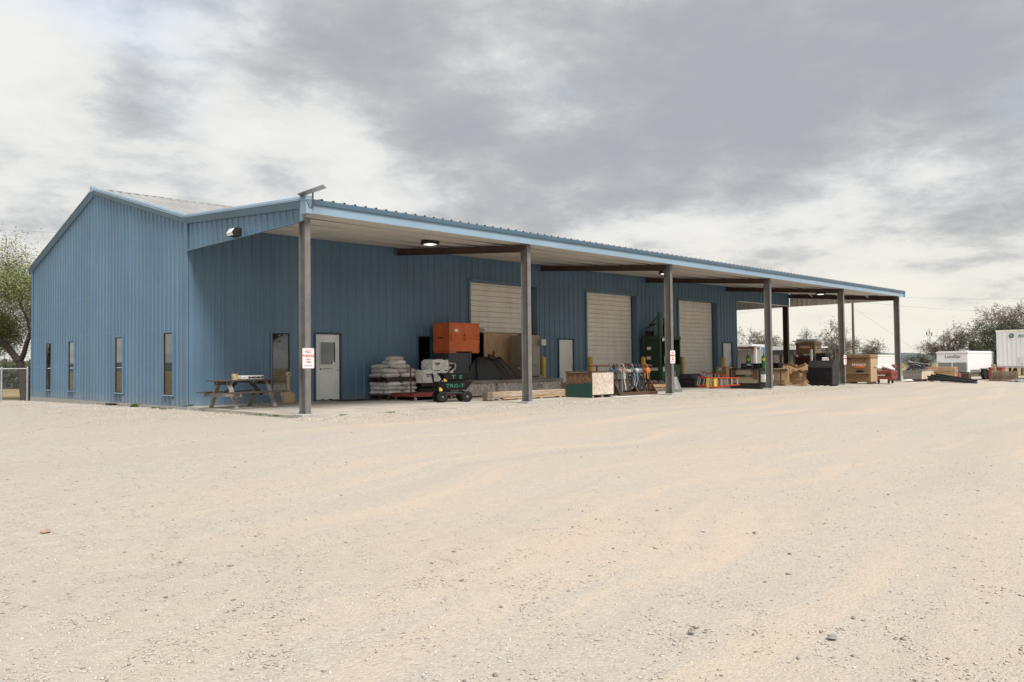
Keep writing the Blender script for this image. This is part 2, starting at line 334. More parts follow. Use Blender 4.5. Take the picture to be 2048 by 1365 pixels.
# chain link: real wires are built; this is the wire metal
# ---------------------------------------------------------------- mesh helpers
class MB:
    def __init__(s): s.v = []; s.f = []; s.T = None
    def pts(s, ps, fs):
        n = len(s.v)
        s.v += [tuple(s.T @ Vector(p)) if s.T else tuple(p) for p in ps]
        s.f += [tuple(i+n for i in f) for f in fs]
        return s
    def box(s, c, d, rot=None, b=0):
        hx, hy, hz = d[0]/2, d[1]/2, d[2]/2
        b = min(b, .45*min(d))
        if b <= 0:
            ps = [(x, y, z) for x in (-hx, hx) for y in (-hy, hy) for z in (-hz, hz)]
            fs = [(0, 1, 3, 2), (4, 6, 7, 5), (0, 4, 5, 1), (2, 3, 7, 6), (0, 2, 6, 4), (1, 5, 7, 3)]
        else:
            ps = []; idx = {}
            for sx in (-1, 1):
                for sy in (-1, 1):
                    for sz in (-1, 1):
                        for a in range(3):
                            h = [hx-b, hy-b, hz-b]; h[a] += b
                            idx[sx, sy, sz, a] = len(ps); ps.append((sx*h[0], sy*h[1], sz*h[2]))
            fs = []
            for a in range(3):
                o = [i for i in range(3) if i != a]
                for sg in (-1, 1):
                    q = []
                    for p, r_ in ((-1, -1), (1, -1), (1, 1), (-1, 1)):
                        k = [0, 0, 0]; k[a] = sg; k[o[0]] = p; k[o[1]] = r_; q.append(idx[k[0], k[1], k[2], a])
                    if (sg > 0) == (a == 1): q = q[::-1]
                    fs.append(tuple(q))
            for a in range(3):
                o = [i for i in range(3) if i != a]
                for p in (-1, 1):
                    for r_ in (-1, 1):
                        k0 = [0, 0, 0]; k0[o[0]] = p; k0[o[1]] = r_
                        k1 = k0[:]; k0[a] = -1; k1[a] = 1
                        fs.append((idx[(*k0, o[0])], idx[(*k1, o[0])], idx[(*k1, o[1])], idx[(*k0, o[1])]))
            for k in [(x, y, z) for x in (-1, 1) for y in (-1, 1) for z in (-1, 1)]:
                fs.append((idx[(*k, 0)], idx[(*k, 1)], idx[(*k, 2)]))
        m_ = Matrix.Translation(Vector(c)) @ (rot.to_4x4() if rot else Matrix.Identity(4))
        return s.pts([m_ @ Vector(p) for p in ps], fs)
    def bar(s, p0, p1, w, h, b=0, upv=(0, 0, 1)):
        p0 = Vector(p0); p1 = Vector(p1); d = p1-p0; L = d.length; x = d.normalized()
        u = Vector(upv)
        if abs(x.dot(u)) > .98: u = Vector((0, 1, 0))
        y = u.cross(x).normalized(); z = x.cross(y)
        rot = Matrix((x, y, z)).transposed()
        return s.box((p0+p1)/2, (L, w, h), rot, b)
    def tube(s, p0, p1, r, n=8, r1=None, cap=True):
        p0 = Vector(p0); p1 = Vector(p1); x = (p1-p0).normalized(); r1 = r if r1 is None else r1
        u = Vector((0, 0, 1)) if abs(x.z) < .9 else Vector((1, 0, 0))
        y = u.cross(x).normalized(); z = x.cross(y)
        ps = [p0+(y*math.cos(2*math.pi*i/n)+z*math.sin(2*math.pi*i/n))*r for i in range(n)] + [p1+(y*math.cos(2*math.pi*i/n)+z*math.sin(2*math.pi*i/n))*r1 for i in range(n)]
        fs = [(i, (i+1) % n, n+(i+1) % n, n+i) for i in range(n)]
        if cap: fs += [tuple(range(n))[::-1], tuple(range(n, 2*n))]
        return s.pts(ps, fs)
    def path(s, ps, r, n=6):
        for a, b in zip(ps[:-1], ps[1:]): s.tube(a, b, r, n)
        return s
    def lathe(s, prof, c=(0, 0, 0), n=20, axis='z'):
        ps = []
        for r_, h in prof:
            for i in range(n):
                a = 2*math.pi*i/n; x, y = r_*math.cos(a), r_*math.sin(a)
                p = (x, y, h) if axis == 'z' else (x, h, y) if axis == 'y' else (h, x, y)
                ps.append((p[0]+c[0], p[1]+c[1], p[2]+c[2]))
        fs = []
        for j in range(len(prof)-1):
            for i in range(n): fs.append((j*n+i, j*n+(i+1) % n, (j+1)*n+(i+1) % n, (j+1)*n+i))
        fs.append(tuple(range(n))[::-1]); fs.append(tuple(range((len(prof)-1)*n, len(prof)*n)))
        return s.pts(ps, fs)
    def prism(s, poly, a, b, axis='x'):     # poly in the other two axes, extruded from a to b
        n = len(poly)
        def mk(t, p): return (t, p[0], p[1]) if axis == 'x' else (p[0], t, p[1]) if axis == 'y' else (p[0], p[1], t)
        ps = [mk(a, p) for p in poly]+[mk(b, p) for p in poly]
        fs = [(i, (i+1) % n, n+(i+1) % n, n+i) for i in range(n)] + [tuple(range(n))[::-1], tuple(range(n, 2*n))]
        return s.pts(ps, fs)
    def mesh(s, name, m):
        me = bpy.data.meshes.new(name); me.from_pydata(s.v, [], s.f)
        bm = bmesh.new(); bm.from_mesh(me); bmesh.ops.recalc_face_normals(bm, faces=bm.faces); bm.to_mesh(me); bm.free()
        me.materials.append(MATS[m] if isinstance(m, str) else m)
        return me
    def build(s, name, m, parent=None, loc=None, smooth=False):
        me = s.mesh(name, m)
        if smooth:
            me.polygons.foreach_set('use_smooth', [True]*len(me.polygons))
        return link(name, me, parent, loc)
def link(name, me, parent=None, loc=None, rz=None):
    o = bpy.data.objects.new(name, me); COL.objects.link(o)
    if parent: o.parent = parent
    if loc is not None: o.location = loc
    if rz is not None: o.rotation_euler = (0, 0, rz)
    return o
def tag(o, label, cat, group=None, kind=None):
    if label: o['label'] = label
    if cat: o['category'] = cat
    if group: o['group'] = group
    if kind: o['kind'] = kind
    return o
def thing(name, label, cat, loc=(0, 0, 0), rz=0, group=None):
    o = bpy.data.objects.new(name, None); COL.objects.link(o); o.empty_display_size = .2
    o.location = loc; o.rotation_euler = (0, 0, rz)
    return tag(o, label, cat, group)
def copy_tree(o, parent=None):
    c = o.copy(); COL.objects.link(c)
    if parent: c.parent = parent
    for ch in list(o.children): copy_tree(ch, c)
    return c
def one(name, bm, m, label, cat, loc=(0, 0, 0), rz=0, group=None, smooth=False):
    o = bm.build(name, m, None, loc, smooth); o.rotation_euler = (0, 0, rz); return tag(o, label, cat, group)
def struct(o): o['kind'] = 'structure'; return o
def sub(bm_name, parent, m, *boxes, b=.004):
    q = MB()
    for c, d in boxes: q.box(c, d, None, b)
    return q.build(bm_name, m, parent)
def raw(name, V, Fa, m, parent=None, smooth=False):
    me = bpy.data.meshes.new(name); me.from_pydata([tuple(map(float, v)) for v in V], [], Fa)
    me.materials.append(MATS[m]); 
    if smooth: me.polygons.foreach_set('use_smooth', [True]*len(me.polygons))
    return link(name, me, parent)
def fast_mesh(name, V, Fa, m, parent=None, smooth=False):   # numpy verts (n,3), faces (k, 3 or 4)
    me = bpy.data.meshes.new(name); V = np.asarray(V, np.float32); Fa = np.asarray(Fa, np.int32); k, c = Fa.shape
    me.vertices.add(len(V)); me.vertices.foreach_set('co', V.ravel())
    me.loops.add(k*c); me.loops.foreach_set('vertex_index', Fa.ravel())
    me.polygons.add(k); me.polygons.foreach_set('loop_start', np.arange(0, k*c, c, dtype=np.int32)); me.polygons.foreach_set('loop_total', np.full(k, c, np.int32))
    me.materials.append(MATS[m])
    if smooth: me.polygons.foreach_set('use_smooth', np.ones(k, bool))
    me.update(); me.validate()
    return link(name, me, parent)
def text(s, size, m, parent, loc, face='-y', name='lettering', sx=1, align='CENTER', bold=0):
    cu = bpy.data.curves.new('txt', 'FONT'); cu.body = s; cu.size = size; cu.align_x = align; cu.align_y = 'CENTER'; cu.extrude = .0015; cu.offset = bold
    cu.resolution_u = 2
    to = bpy.data.objects.new('txt', cu); COL.objects.link(to)
    me = bpy.data.meshes.new_from_object(to.evaluated_get(bpy.context.evaluated_depsgraph_get()))
    bpy.data.objects.remove(to); me.materials.clear(); me.materials.append(MATS[m]); me.name = name
    o = link(name, me, parent, loc)
    o.rotation_euler = {'-y': (R(90), 0, 0), '-x': (R(90), 0, R(-90))}[face]; o.scale = (sx, 1, 1)
    return o

# ---------------------------------------------------------------- ground
S = 7.2353; DW = 6.295; WB = 15.33; XE = 30.10; XF = 5*S+.05; ZR = 4.215
HE = 5.35; HP = 7.37
def gh(x, y):
    x = np.asarray(x, float); y = np.asarray(y, float)
    dx = np.maximum(np.maximum(-.3-x, x-(XF+.3)), 0); dy = np.maximum(np.maximum(-.12-y, y-21.7), 0)
    d = np.hypot(dx, dy)
    base = -.066 - .54*(1-np.exp(-d/26))
    left = -.11*np.clip((y-6)/15, 0, 1)*np.clip(1-(x-0)/4, 0, 1)*np.exp(-np.maximum(-x-3, 0)/12)
    inside = (x > -.25) & (x < XF+.2) & (y > -.05)
    h = base+left
    return np.where(inside, -.30+0*h, h)
def gz(x, y): return float(gh(x, y))
# waves: soft ruts along the traffic direction
def relief(x, y):
    a = .012*np.sin(x*.35+2.2*np.sin(y*.21)+y*.9) + .010*np.sin(y*1.7+.25*x+1.3*np.sin(.17*x)) + .006*np.sin(2.9*y-.6*x+.5)*np.sin(.4*x)
    return .45*a*np.clip(np.hypot(np.maximum(np.maximum(-x, x-XF), 0), np.maximum(-y-.1, 0))/1.2, 0, 1)
def axis_pts(lo, hi, step, far):
    a = list(np.arange(lo, hi, step)); s_ = step; p = hi
    while p < far: a.append(p); s_ *= 1.22; p += s_
    s_ = step; p = lo
    while p > -far: s_ *= 1.22; p -= s_; a.insert(0, p)
    return np.array(a)
gx = axis_pts(-14, 40, .16, 3000); gy = axis_pts(-18, 6.4, .16, 3000)
X, Y = np.meshgrid(gx, gy, indexing='ij')
Z = gh(X, Y) + relief(X, Y) + rng.normal(0, .002, X.shape)*(np.hypot(X-5, Y+8) < 40)
Z = np.where((X > -.25) & (X < XF+.2) & (Y > -.05) & (Y < 21.8), -.30, Z)
nx, ny = X.shape; I = np.arange(nx*ny).reshape(nx, ny)
Q = np.stack([I[:-1, :-1], I[1:, :-1], I[1:, 1:], I[:-1, 1:]], -1).reshape(-1, 4)
ground = fast_mesh('ground', np.stack([X, Y, Z], -1).reshape(-1, 3), Q, 'gravel_yard', smooth=True); struct(ground)

# loose gravel: real stones, thick near the camera and by the slab
def stones(n, sampler, smin, smax, name, label, m):
    P_ = sampler(n); n = len(P_)
    base = np.array([(1, 0, 0), (-1, 0, 0), (0, 1, 0), (0, -1, 0), (0, 0, 1), (0, 0, -1)], float)
    tri = np.array([(0, 2, 4), (2, 1, 4), (1, 3, 4), (3, 0, 4), (2, 0, 5), (1, 2, 5), (3, 1, 5), (0, 3, 5)])
    size = smin*(smax/smin)**(rng.random(n)**2.6)
    V = base[None]*(1+rng.uniform(-.35, .35, (n, 6, 1)))*size[:, None, None]*np.stack([rng.uniform(.7, 1.3, n), rng.uniform(.7, 1.2, n), rng.uniform(.3, .6, n)], -1)[:, None]
    V += rng.normal(0, .12, V.shape)*size[:, None, None]
    a = rng.uniform(0, 6.28, n); ca, sa = np.cos(a)[:, None], np.sin(a)[:, None]
    x = V[..., 0]*ca-V[..., 1]*sa; y = V[..., 0]*sa+V[..., 1]*ca
    Z_ = gh(P_[:, 0], P_[:, 1])+relief(P_[:, 0], P_[:, 1])+size*.12
    V = np.stack([x+P_[:, :1], y+P_[:, 1:2], V[..., 2]+Z_[:, None]], -1)
    o = fast_mesh(name, V.reshape(-1, 3), (tri[None]+(np.arange(n)*6)[:, None, None]).reshape(-1, 3), m)
    return tag(o, label, 'gravel', kind='stuff')
def view_sampler(n):        # along camera rays, so near ground gets most
    px = rng.uniform(-80, 2130, n); dpt = 3.4*(34/3.4)**(rng.random(n)**.9)
    d = np.array([ [fw[i] for i in range(3)] ]) + np.array([rt[i] for i in range(3)])[None]*((px-1024)/F_PX)[:, None]
    p = np.array(CAM)[None]+d*dpt[:, None]; p = p[:, :2]
    ok = (p[:, 1] < -.15) | (p[:, 0] < -.3)
    p = p[ok]
    pat = np.sin(p[:, 0]*.8+1.3*np.sin(p[:, 1]*.5))+np.sin(p[:, 1]*1.3+.4*p[:, 0])+.8*np.sin(.33*p[:, 0]-.6*p[:, 1])
    left = np.clip((-(p[:, 0]-p[:, 1]*.25)-1)/6, 0, 1)*1.2
    return p[rng.random(len(p)) < np.clip(.22+.20*pat+left*1.2, .04, 1)]
mat('gravel_stone', (.455, .415, .37), .95, 0, .2, 26, spec=.2)
mat('gravel_dark', (.22, .20, .18), .95, 0, .30, 30, spec=.2)
stones(100000, view_sampler, .0035, .0125, 'gravel', 'loose pale crushed limestone gravel scattered over the yard', 'gravel_stone')
stones(3200, view_sampler, .005, .018, 'gravel', 'sparse darker grey stone chips among the pale gravel', 'gravel_dark')
def edge_sampler(n):
    x = rng.uniform(-.6, 30, n); y = -.14-rng.gamma(1.5, .55, n); return np.stack([x, y], -1)
def gable_sampler(n):
    y = rng.uniform(2, 24, n); x = -.25-rng.gamma(1.5, .8, n); return np.stack([x, y], -1)
stones(26000, edge_sampler, .010, .030, 'gravel', 'strip of coarse pale gravel along the slab edge', 'gravel_stone')
stones(9000, gable_sampler, .012, .035, 'gravel', 'coarse pale gravel banked against the blue gable wall', 'gravel_stone')
def rock(px, py, size, label, m='stone', sq=.6, d=None):
    p = at(px, py, z=-.35)
    for _ in range(6): p = at(px, py, z=gz(p.x, p.y))
    bm = bmesh.new(); bmesh.ops.create_icosphere(bm, subdivisions=2, radius=size)
    for v in bm.verts:
        v.co *= 1+.28*math.sin(9*v.co.x/size+px)*math.cos(5*v.co.y/size+py)+random.uniform(-.08, .08); v.co.z = max(v.co.z*sq, -size*.35)
    me = bpy.data.meshes.new('rock'); bm.to_mesh(me); bm.free(); me.materials.append(MATS[m])
    o = link('rock', me, None, (p.x, p.y, gz(p.x, p.y)+size*.25), random.random()*6); return tag(o, label, 'rock')
rock(1664, 1277, .024, 'flat grey stone lying alone on the gravel', sq=.5)
rock(1383, 1265, .017, 'pointed grey pebble standing upright on the gravel', sq=1.1)
rock(1707, 1236, .011, 'small rounded grey pebble a step from the flat stone')
mat('red_stone', (.30, .20, .15), .9, 0, .2, 14); rock(90, 1066, .038, 'reddish flat stone on the coarse gravel', 'red_stone', .4)
rock(316, 816, .13, 'white boulder lying against the gable wall base', 'bag_white', .7)
rock(374, 818, .10, 'pale rock beside the blue building corner', sq=.5)
rock(1412, 1262, .010, 'tiny grey chip on the gravel beside the pointed pebble')

# ---------------------------------------------------------------- slabs and foundation
def zslab(y): return -.008-.045*np.clip((DW-y)/6.4, 0, 1)
for k in range(5):
    x0 = -.05 if k == 0 else k*S+.055; x1 = (k+1)*S+.045 if k < 4 else XF+.45
    q = MB(); q.prism([(-.10, -.4), (DW-.02, -.4), (DW-.02, zslab(DW)), (-.10, zslab(-.1))], x0, x1, 'x')
    o = q.build('concrete_slab', 'concrete'); struct(o)
q = MB(); q.box(((XE-.0)/2+.02, (DW+21.6)/2, -.205), (XE+.05, 21.6-DW+.06, .40)); o = q.build('building_floor', 'concrete'); struct(o)
q = MB(); q.box(((XE+XF)/2+.25, (DW+21.6)/2+.02, -.21), (XF-XE+.4, 21.6-DW, .39)); o = q.build('concrete_slab', 'concrete'); struct(o)
def slabz(x, y): return float(zslab(y))

# ---------------------------------------------------------------- the building
BLD = thing('metal_building', 'long blue ribbed metal workshop with open lean-to canopy on steel posts', 'building', (0, 0, 0))
PER = .3048
PTS = [(-.040, 0), (-.017, .032), (.017, .032), (.040, 0), (.090, 0), (.097, .0045), (.112, .0045), (.119, 0), (.190, 0), (.197, .0045), (.212, .0045), (.219, 0)]
def profile(L, simple=False):
    ps = []
    n = int(L/PER)+2
    for k in range(-1, n):
        for s_, o in (PTS[:4] if simple else PTS): ps.append((k*PER+.12+s_, o))
    def val(s_):
        for (a, oa), (b, ob) in zip(ps[:-1], ps[1:]):
            if a <= s_ <= b: return oa+(ob-oa)*(s_-a)/(b-a) if b > a else oa
        return 0
    return [p for p in ps if 0 <= p[0] <= L], val
def wall(name, o, du, nv, L, ztop, zbot, opens=(), m='blue_siding', simple=False, pw=.9144, parent=BLD):
    ps, val = profile(L, simple); o = Vector(o); du = Vector(du); nv = Vector(nv)
    br = sorted(set([round(p[0], 5) for p in ps] + [0, L] + [a for op in opens for a in op[:2]] + [k*pw for k in range(int(L/pw)+1)]))
    offs = dict((round(a, 5), b) for a, b in ps)
    pans = {}
    for a, b in zip(br[:-1], br[1:]):
        if b-a < 1e-5: continue
        mid = (a+b)/2; oa = offs.get(round(a, 5), None); ob = offs.get(round(b, 5), None)
        oa = val(a) if oa is None else oa; ob = val(b) if ob is None else ob
        iv = [(zbot, None)]
        for s0, s1, z0, z1 in sorted(opens, key=lambda t: t[2]):
            if s0 < mid < s1:
                lo, hi = iv.pop()
                if z0 > lo: iv.append((lo, z0))
                iv.append((z1, hi))
        q = pans.setdefault(int(mid/pw), MB())
        for lo, hi in iv:
            za, zb = (ztop(a), ztop(b)) if hi is None else (hi, hi)
            if za <= lo and zb <= lo: continue
            pa = o+du*a+nv*oa; pb = o+du*b+nv*ob
            q.pts([(pa.x, pa.y, lo), (pb.x, pb.y, lo), (pb.x, pb.y, zb), (pa.x, pa.y, za)], [(0, 1, 2, 3)])
    for k in sorted(pans): pans[k].build(name, m, parent)
def zc(y): return 4.80+(HE-.03-4.80)*(y+.25)/(DW+.25)       # canopy roof underside line
# gable wall (faces -x): runs from y=DW to y=DW+WB
wy = [(7.28, 7.92), (11.28, 11.92), (16.14, 16.78), (18.92, 19.56)]; WZ0, WZ1 = .296, 2.11
rise = (HP-HE)/(WB/2)
wall('wall_panel', (0, DW, 0), (0, 1, 0), (-1, 0, 0), WB, lambda s_: HE-.07+rise*(s_ if s_ < WB/2 else WB-s_), -.02, [(a-DW, b-DW, WZ0, WZ1) for a, b in wy])
# canopy gable infill
wall('canopy_end_panel', (-.005, .12, 0), (0, 1, 0), (-1, 0, 0), DW-.18, lambda s_: zc(s_+.12)-.02, 4.385)
# front wall
rolls = [(10.636, 14.249), (17.395, 20.992), (24.458, 28.016)]
doors = [(4.053, 4.972), None, None]
d2 = (at(1116.7, 700, y=DW).x, at(1145.8, 700, y=DW).x); d3 = (at(1445, 700, y=DW).x, at(1462.8, 700, y=DW).x)
fw_win = [(2.558, 3.142, WZ0, WZ1), (at(835, 700, y=DW).x, at(860, 700, y=DW).x, WZ0, WZ1)]
pdoors = [(4.053, 4.972), d2, d3]
opens = [(a, b, -.1, ZR) for a, b in rolls] + [(a, b, -.1, 2.13) for a, b in pdoors] + fw_win
wall('wall_panel', (0, DW, 0), (1, 0, 0), (0, -1, 0), XE, lambda s_: 5.22, -.02, opens)
wall('wall_panel', (0, DW+WB, 0), (1, 0, 0), (0, 1, 0), XE, lambda s_: HE-.05, -.02, simple=True)
wall('wall_panel', (XE, DW, 0), (0, 1, 0), (1, 0, 0), WB, lambda s_: HE-.07+rise*(s_ if s_ < WB/2 else WB-s_), -.02, simple=True)
# open bay: blue header along the wall line, pale liner headers at the far end
wall('header_panel', (XE, DW, 0), (1, 0, 0), (0, -1, 0), XF-XE, lambda s_: 5.22, 4.43)
wall('end_liner_panel', (XF, .1, 0), (0, 1, 0), (-1, 0, 0), DW-.15, lambda s_: zc(s_+.1)-.02, 4.36, m='beige_door')
wall('end_liner_panel', (XF, DW, 0), (0, 1, 0), (-1, 0, 0), WB, lambda s_: HE-.07+rise*(s_ if s_ < WB/2 else WB-s_), 4.36, m='beige_door')
def trim(name, m, *bx): return sub(name, BLD, m, *bx)
trim('header_trim', 'roof_white', (((XE+XF)/2, DW-.03, 4.41), (XF-XE, .09, .05)))
# foundation strip
trim('foundation', 'concrete_block', ((-.03, DW+WB/2-.1, -.27), (.10, WB+.1, .49)))
# corner trims
trim('corner_trim', 'blue_siding', ((-.035, DW+.06, 2.65), (.05, .20, 5.3-.05)), ((.07, DW-.035, 2.5), (.14, .05, 4.9)))
trim('corner_trim', 'blue_siding', ((-.035, DW+WB-.05, 2.62), (.05, .14, 5.3)))
trim('corner_trim', 'blue_trim', ((-.035, .075, 4.58), (.06, .13, .40)))
trim('infill_trim', 'blue_siding', ((-.035, DW/2, 4.372), (.06, DW-.12, .030)))
trim('base_trim', 'blue_siding', ((-.045, DW+WB/2, -.005), (.025, WB, .03)))
# roofs: ribbed panels, all sharing meshes
def roof_mesh(y0, z0, y1, z1):
    qc = MB(); ps, val = profile(.9144, True); q = MB(); xs = [0]+[p[0] for p in ps]+[.9144]; hs = [0]+[p[1] for p in ps]+[0]
    n = Vector((0, -(z1-z0), y1-y0)).normalized()
    if n.z < 0: n = -n
    for k in range(len(xs)-1):
        a0 = Vector((xs[k], y0, z0))+n*hs[k]; a1 = Vector((xs[k+1], y0, z0))+n*hs[k+1]
        b1 = Vector((xs[k+1], y1, z1))+n*hs[k+1]; b0 = Vector((xs[k], y1, z1))+n*hs[k]
        q.pts([a0, a1, b1, b0], [(0, 1, 2, 3)])
        lo = n*-.012
        if hs[k]+hs[k+1] > 0: q.pts([a0, a1, a1*1, a0*1], [(0, 1, 2, 3)]) if False else None
        if hs[k]+hs[k+1] > 0: qc.pts([a0+Vector((0, .02, 0)), a1+Vector((0, .02, 0)), Vector((a1.x, y0+.02, z0))+lo, Vector((a0.x, y0+.02, z0))+lo], [(0, 1, 2, 3)])  # dark faces stand in for the shade inside the hollow rib ends
    return q.mesh('roof_panel', 'roof_metal'), qc.mesh('rib_end_shade', 'dark_frame')
npan = int(round((XF+.3)/.9144))
for me, mc in (roof_mesh(-.27, 4.835, DW+.05, HE-.005), roof_mesh(DW-.02, HE, DW+WB/2, HP+.01), roof_mesh(DW+WB+.2, HE-.055, DW+WB/2, HP+.01)):
    for k in range(npan+1):
        rpo = link('roof_panel', me, BLD, (-.14+k*.9144*(XF+.32)/(.9144*(npan+1)), 0, 0)); rpo.scale = ((XF+.32)/(.9144*(npan+1)), 1, 1); link('rib_end_shade', mc, rpo)
def sweep(name, m, prof, path_, parent=BLD):        # prof: (x offset, z offset); path: (y, z)
    q = MB(); n = len(prof)
    ps = [(o, y, z+dz) for y, z in path_ for o, dz in prof]
    fs = [(j*n+i, j*n+(i+1) % n, (j+1)*n+(i+1) % n, (j+1)*n+i) for j in range(len(path_)-1) for i in range(n)]
    fs += [tuple(range(n))[::-1], tuple(range((len(path_)-1)*n, len(path_)*n))]
    q.pts(ps, fs); return q.build(name, m, parent)
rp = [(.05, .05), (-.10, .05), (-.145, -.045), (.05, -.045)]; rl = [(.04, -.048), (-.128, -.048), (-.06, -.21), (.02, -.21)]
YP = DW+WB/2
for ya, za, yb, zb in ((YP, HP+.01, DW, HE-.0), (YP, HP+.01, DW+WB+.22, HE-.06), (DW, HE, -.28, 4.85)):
    sweep('rake_trim', 'blue_trim', rp, [(ya, za), (yb, zb)]); sweep('rake_fascia', 'blue_siding', rl, [(ya, za), (yb, zb)])  # lower angled strip: its shade is put into a darker blue
trim('ridge_cap', 'blue_trim', ((-.10, YP, HP-.02), (.14, .22, .19)))
trim('ridge_flashing', 'roof_metal', ((XF/2, YP, HP+.03), (XF+.2, .14, .03)))
trim('corner_box', 'blue_trim', ((-.055, -.13, 4.68), (.15, .26, .36)))
# eave fascia: lower band + flared gutter lip, per bay lengths
for k in range(6):
    x0 = -.12+k*(XF+.3)/6; x1 = -.12+(k+1)*(XF+.3)/6-.004
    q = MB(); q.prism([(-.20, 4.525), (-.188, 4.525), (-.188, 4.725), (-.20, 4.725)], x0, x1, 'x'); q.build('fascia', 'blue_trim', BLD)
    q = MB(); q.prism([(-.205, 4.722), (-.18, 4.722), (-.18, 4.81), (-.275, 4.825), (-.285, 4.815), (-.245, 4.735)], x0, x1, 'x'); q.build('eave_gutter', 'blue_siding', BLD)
trim('fascia_end', 'blue_trim', ((XF+.16, -.2, 4.68), (.05, .12, .30)))
# soffit: insulation bands bulging between purlins
nb = 5
for k in range(nb):
    ya = -.18+k*(DW+.12)/nb; yb = -.18+(k+1)*(DW+.12)/nb-.012
    q = MB(); ps = []; fs = []; nn = 9; xs = np.linspace(.03, XF-.02, 61)
    for i, x in enumerate(xs):
        ba = ((x/S) % 1.0)
        sag = .075*(1-.5*(2*ba-1)**2)
        for j in range(nn):
            t_ = j/(nn-1); y = ya+(yb-ya)*t_
            z = 4.60+(5.16-4.60)*(y-0)/DW - sag*(1-(2*t_-1)**4)*(.7+.3*t_)
            ps.append((x, y, z))
    for i in range(len(xs)-1):
        for j in range(nn-1): fs.append((i*nn+j, i*nn+j+1, (i+1)*nn+j+1, (i+1)*nn+j))
    q.pts(ps, fs); q.build('insulation_band', 'soffit_vinyl', BLD, smooth=True)
    if k: 
        z = 4.60+(5.16-4.60)*(ya-.006)/DW
        trim('purlin', 'dark_frame', ((XF/2, ya-.006, z-.004), (XF-.1, .05, .05)))
# columns with base plates, rafters, pedestals
def isec(q, c0, c1, d_, b_, tf=.014, tw=.010, upv=(0, 1, 0)):
    c0 = Vector(c0); c1 = Vector(c1); u = Vector(upv)
    q.bar(c0+u*(d_/2-tf/2), c1+u*(d_/2-tf/2), b_, tf, 0, upv); q.bar(c0-u*(d_/2-tf/2), c1-u*(d_/2-tf/2), b_, tf, 0, upv)
    q.bar(c0, c1, tw, d_-2*tf, 0, upv)
def column(x, y, ztop, m='steel_grey'):
    q = MB(); isec(q, (x, y, .012), (x, y, ztop), .27, .14); c = q.build('column', m, BLD)
    sub('base_plate', c, m, ((x, y, .006), (.20, .31, .012)), b=.002)
    q = MB()
    for sx in (-.075, .075):
        for sy in (-.11, .11): q.tube((x+sx, y+sy, .01), (x+sx, y+sy, .055), .011, 6)
    q.build('anchor_bolts', 'rust', c)
    return c
for k in range(6):
    x = k*S+.05 if k < 5 else XF-.10
    column(x, .115, 4.57 if k else 4.46)
    sub('pedestal', BLD, 'concrete_block', ((x-.0, .10, -.165), (.42, .42, .33)), b=.012)
    if k:
        q = MB(); isec(q, (x, .26, 4.46), (x, DW-.02, 4.99), .21, .14, upv=(0, 0, 1)); q.build('rafter', 'steel_primer', BLD)
        q = MB(); q.box((x-.08, .20, 4.47), (.02, .10, .17)); q.build('bolted_plate', 'steel_primer', BLD)
for yy in (DW+.16, DW+WB-.2):
    q = MB(); isec(q, (XF-.15, yy, .0), (XF-.15, yy, 4.9), .30, .20); q.build('column', 'steel_primer', BLD)
q = MB(); isec(q, (XF-.15, DW, 4.9), (XF-.15, YP, 6.6), .3, .16, upv=(0, 0, 1)); isec(q, (XF-.15, DW+WB, 4.9), (XF-.15, YP, 6.6), .3, .16, upv=(0, 0, 1)); q.build('rafter', 'steel_primer', BLD)
for yy in (1.6, 3.2, 4.8):   # flange braces at the last frame
    q = MB(); q.bar((XF-.12, yy, 4.46+.085*yy), (XF-.75, yy, 4.66+.085*yy), .05, .05); q.build('flange_brace', 'roof_white', BLD)
# windows
def window(kind, c, w_, z0, z1, blind):
    # kind 'x': in the gable wall (faces -x, c = y centre); 'y': in the front wall (c = x centre)
    wn_ = bpy.data.objects.new('window', None); COL.objects.link(wn_); wn_.parent = BLD; wn_.empty_display_size = .2
    wn_.location = (-.0, c, 0) if kind == 'x' else (c, DW, 0)
    if kind == 'x': wn_.rotation_euler = (0, 0, R(-90))
    h = z1-z0; zm = (z0+z1)/2
    sub('frame', wn_, 'dark_frame', ((-w_/2+.015, .0, zm), (.03, .07, h)), ((w_/2-.015, .0, zm), (.03, .07, h)), ((0, .0, z1-.015), (w_-.06, .07, .03)), ((0, .0, z0+.015), (w_-.06, .07, .03)))
    sub('flashing', wn_, 'blue_siding', ((-w_/2-.025, -.025, zm), (.05, .045, h+.1)), ((w_/2+.025, -.025, zm), (.05, .045, h+.1)), ((0, -.025, z1+.025), (w_, .045, .05)))
    sub('sill', wn_, 'blue_trim', ((0, -.035, z0-.018), (w_+.06, .07, .03)))
    q = MB(); q.box((0, -.012, zm), (w_-.06, .006, h-.06)); q.build('pane', 'glass', wn_)
    q = MB(); n = int((h-.1)/.05)
    for k in range(n): q.box((0, .09, z1-.07-k*.05), (w_-.10, .004, .044), Matrix.Rotation(R(20), 3, 'X'))
    q.build('blind', blind, wn_)
    sub('unlit_backing', wn_, 'dark_interior', ((0, .16, zm), (w_+.1, .02, h+.1)))  # dark sheet behind the blind stands in for the unlit room
    return wn_
for a, b in wy: window('x', (a+b)/2, b-a, WZ0, WZ1, 'blind')
window('y', 2.85, .584, WZ0, WZ1, 'blind')
a, b = fw_win[1][:2]; window('y', (a+b)/2, b-a, WZ0, WZ1, 'brown_blind')
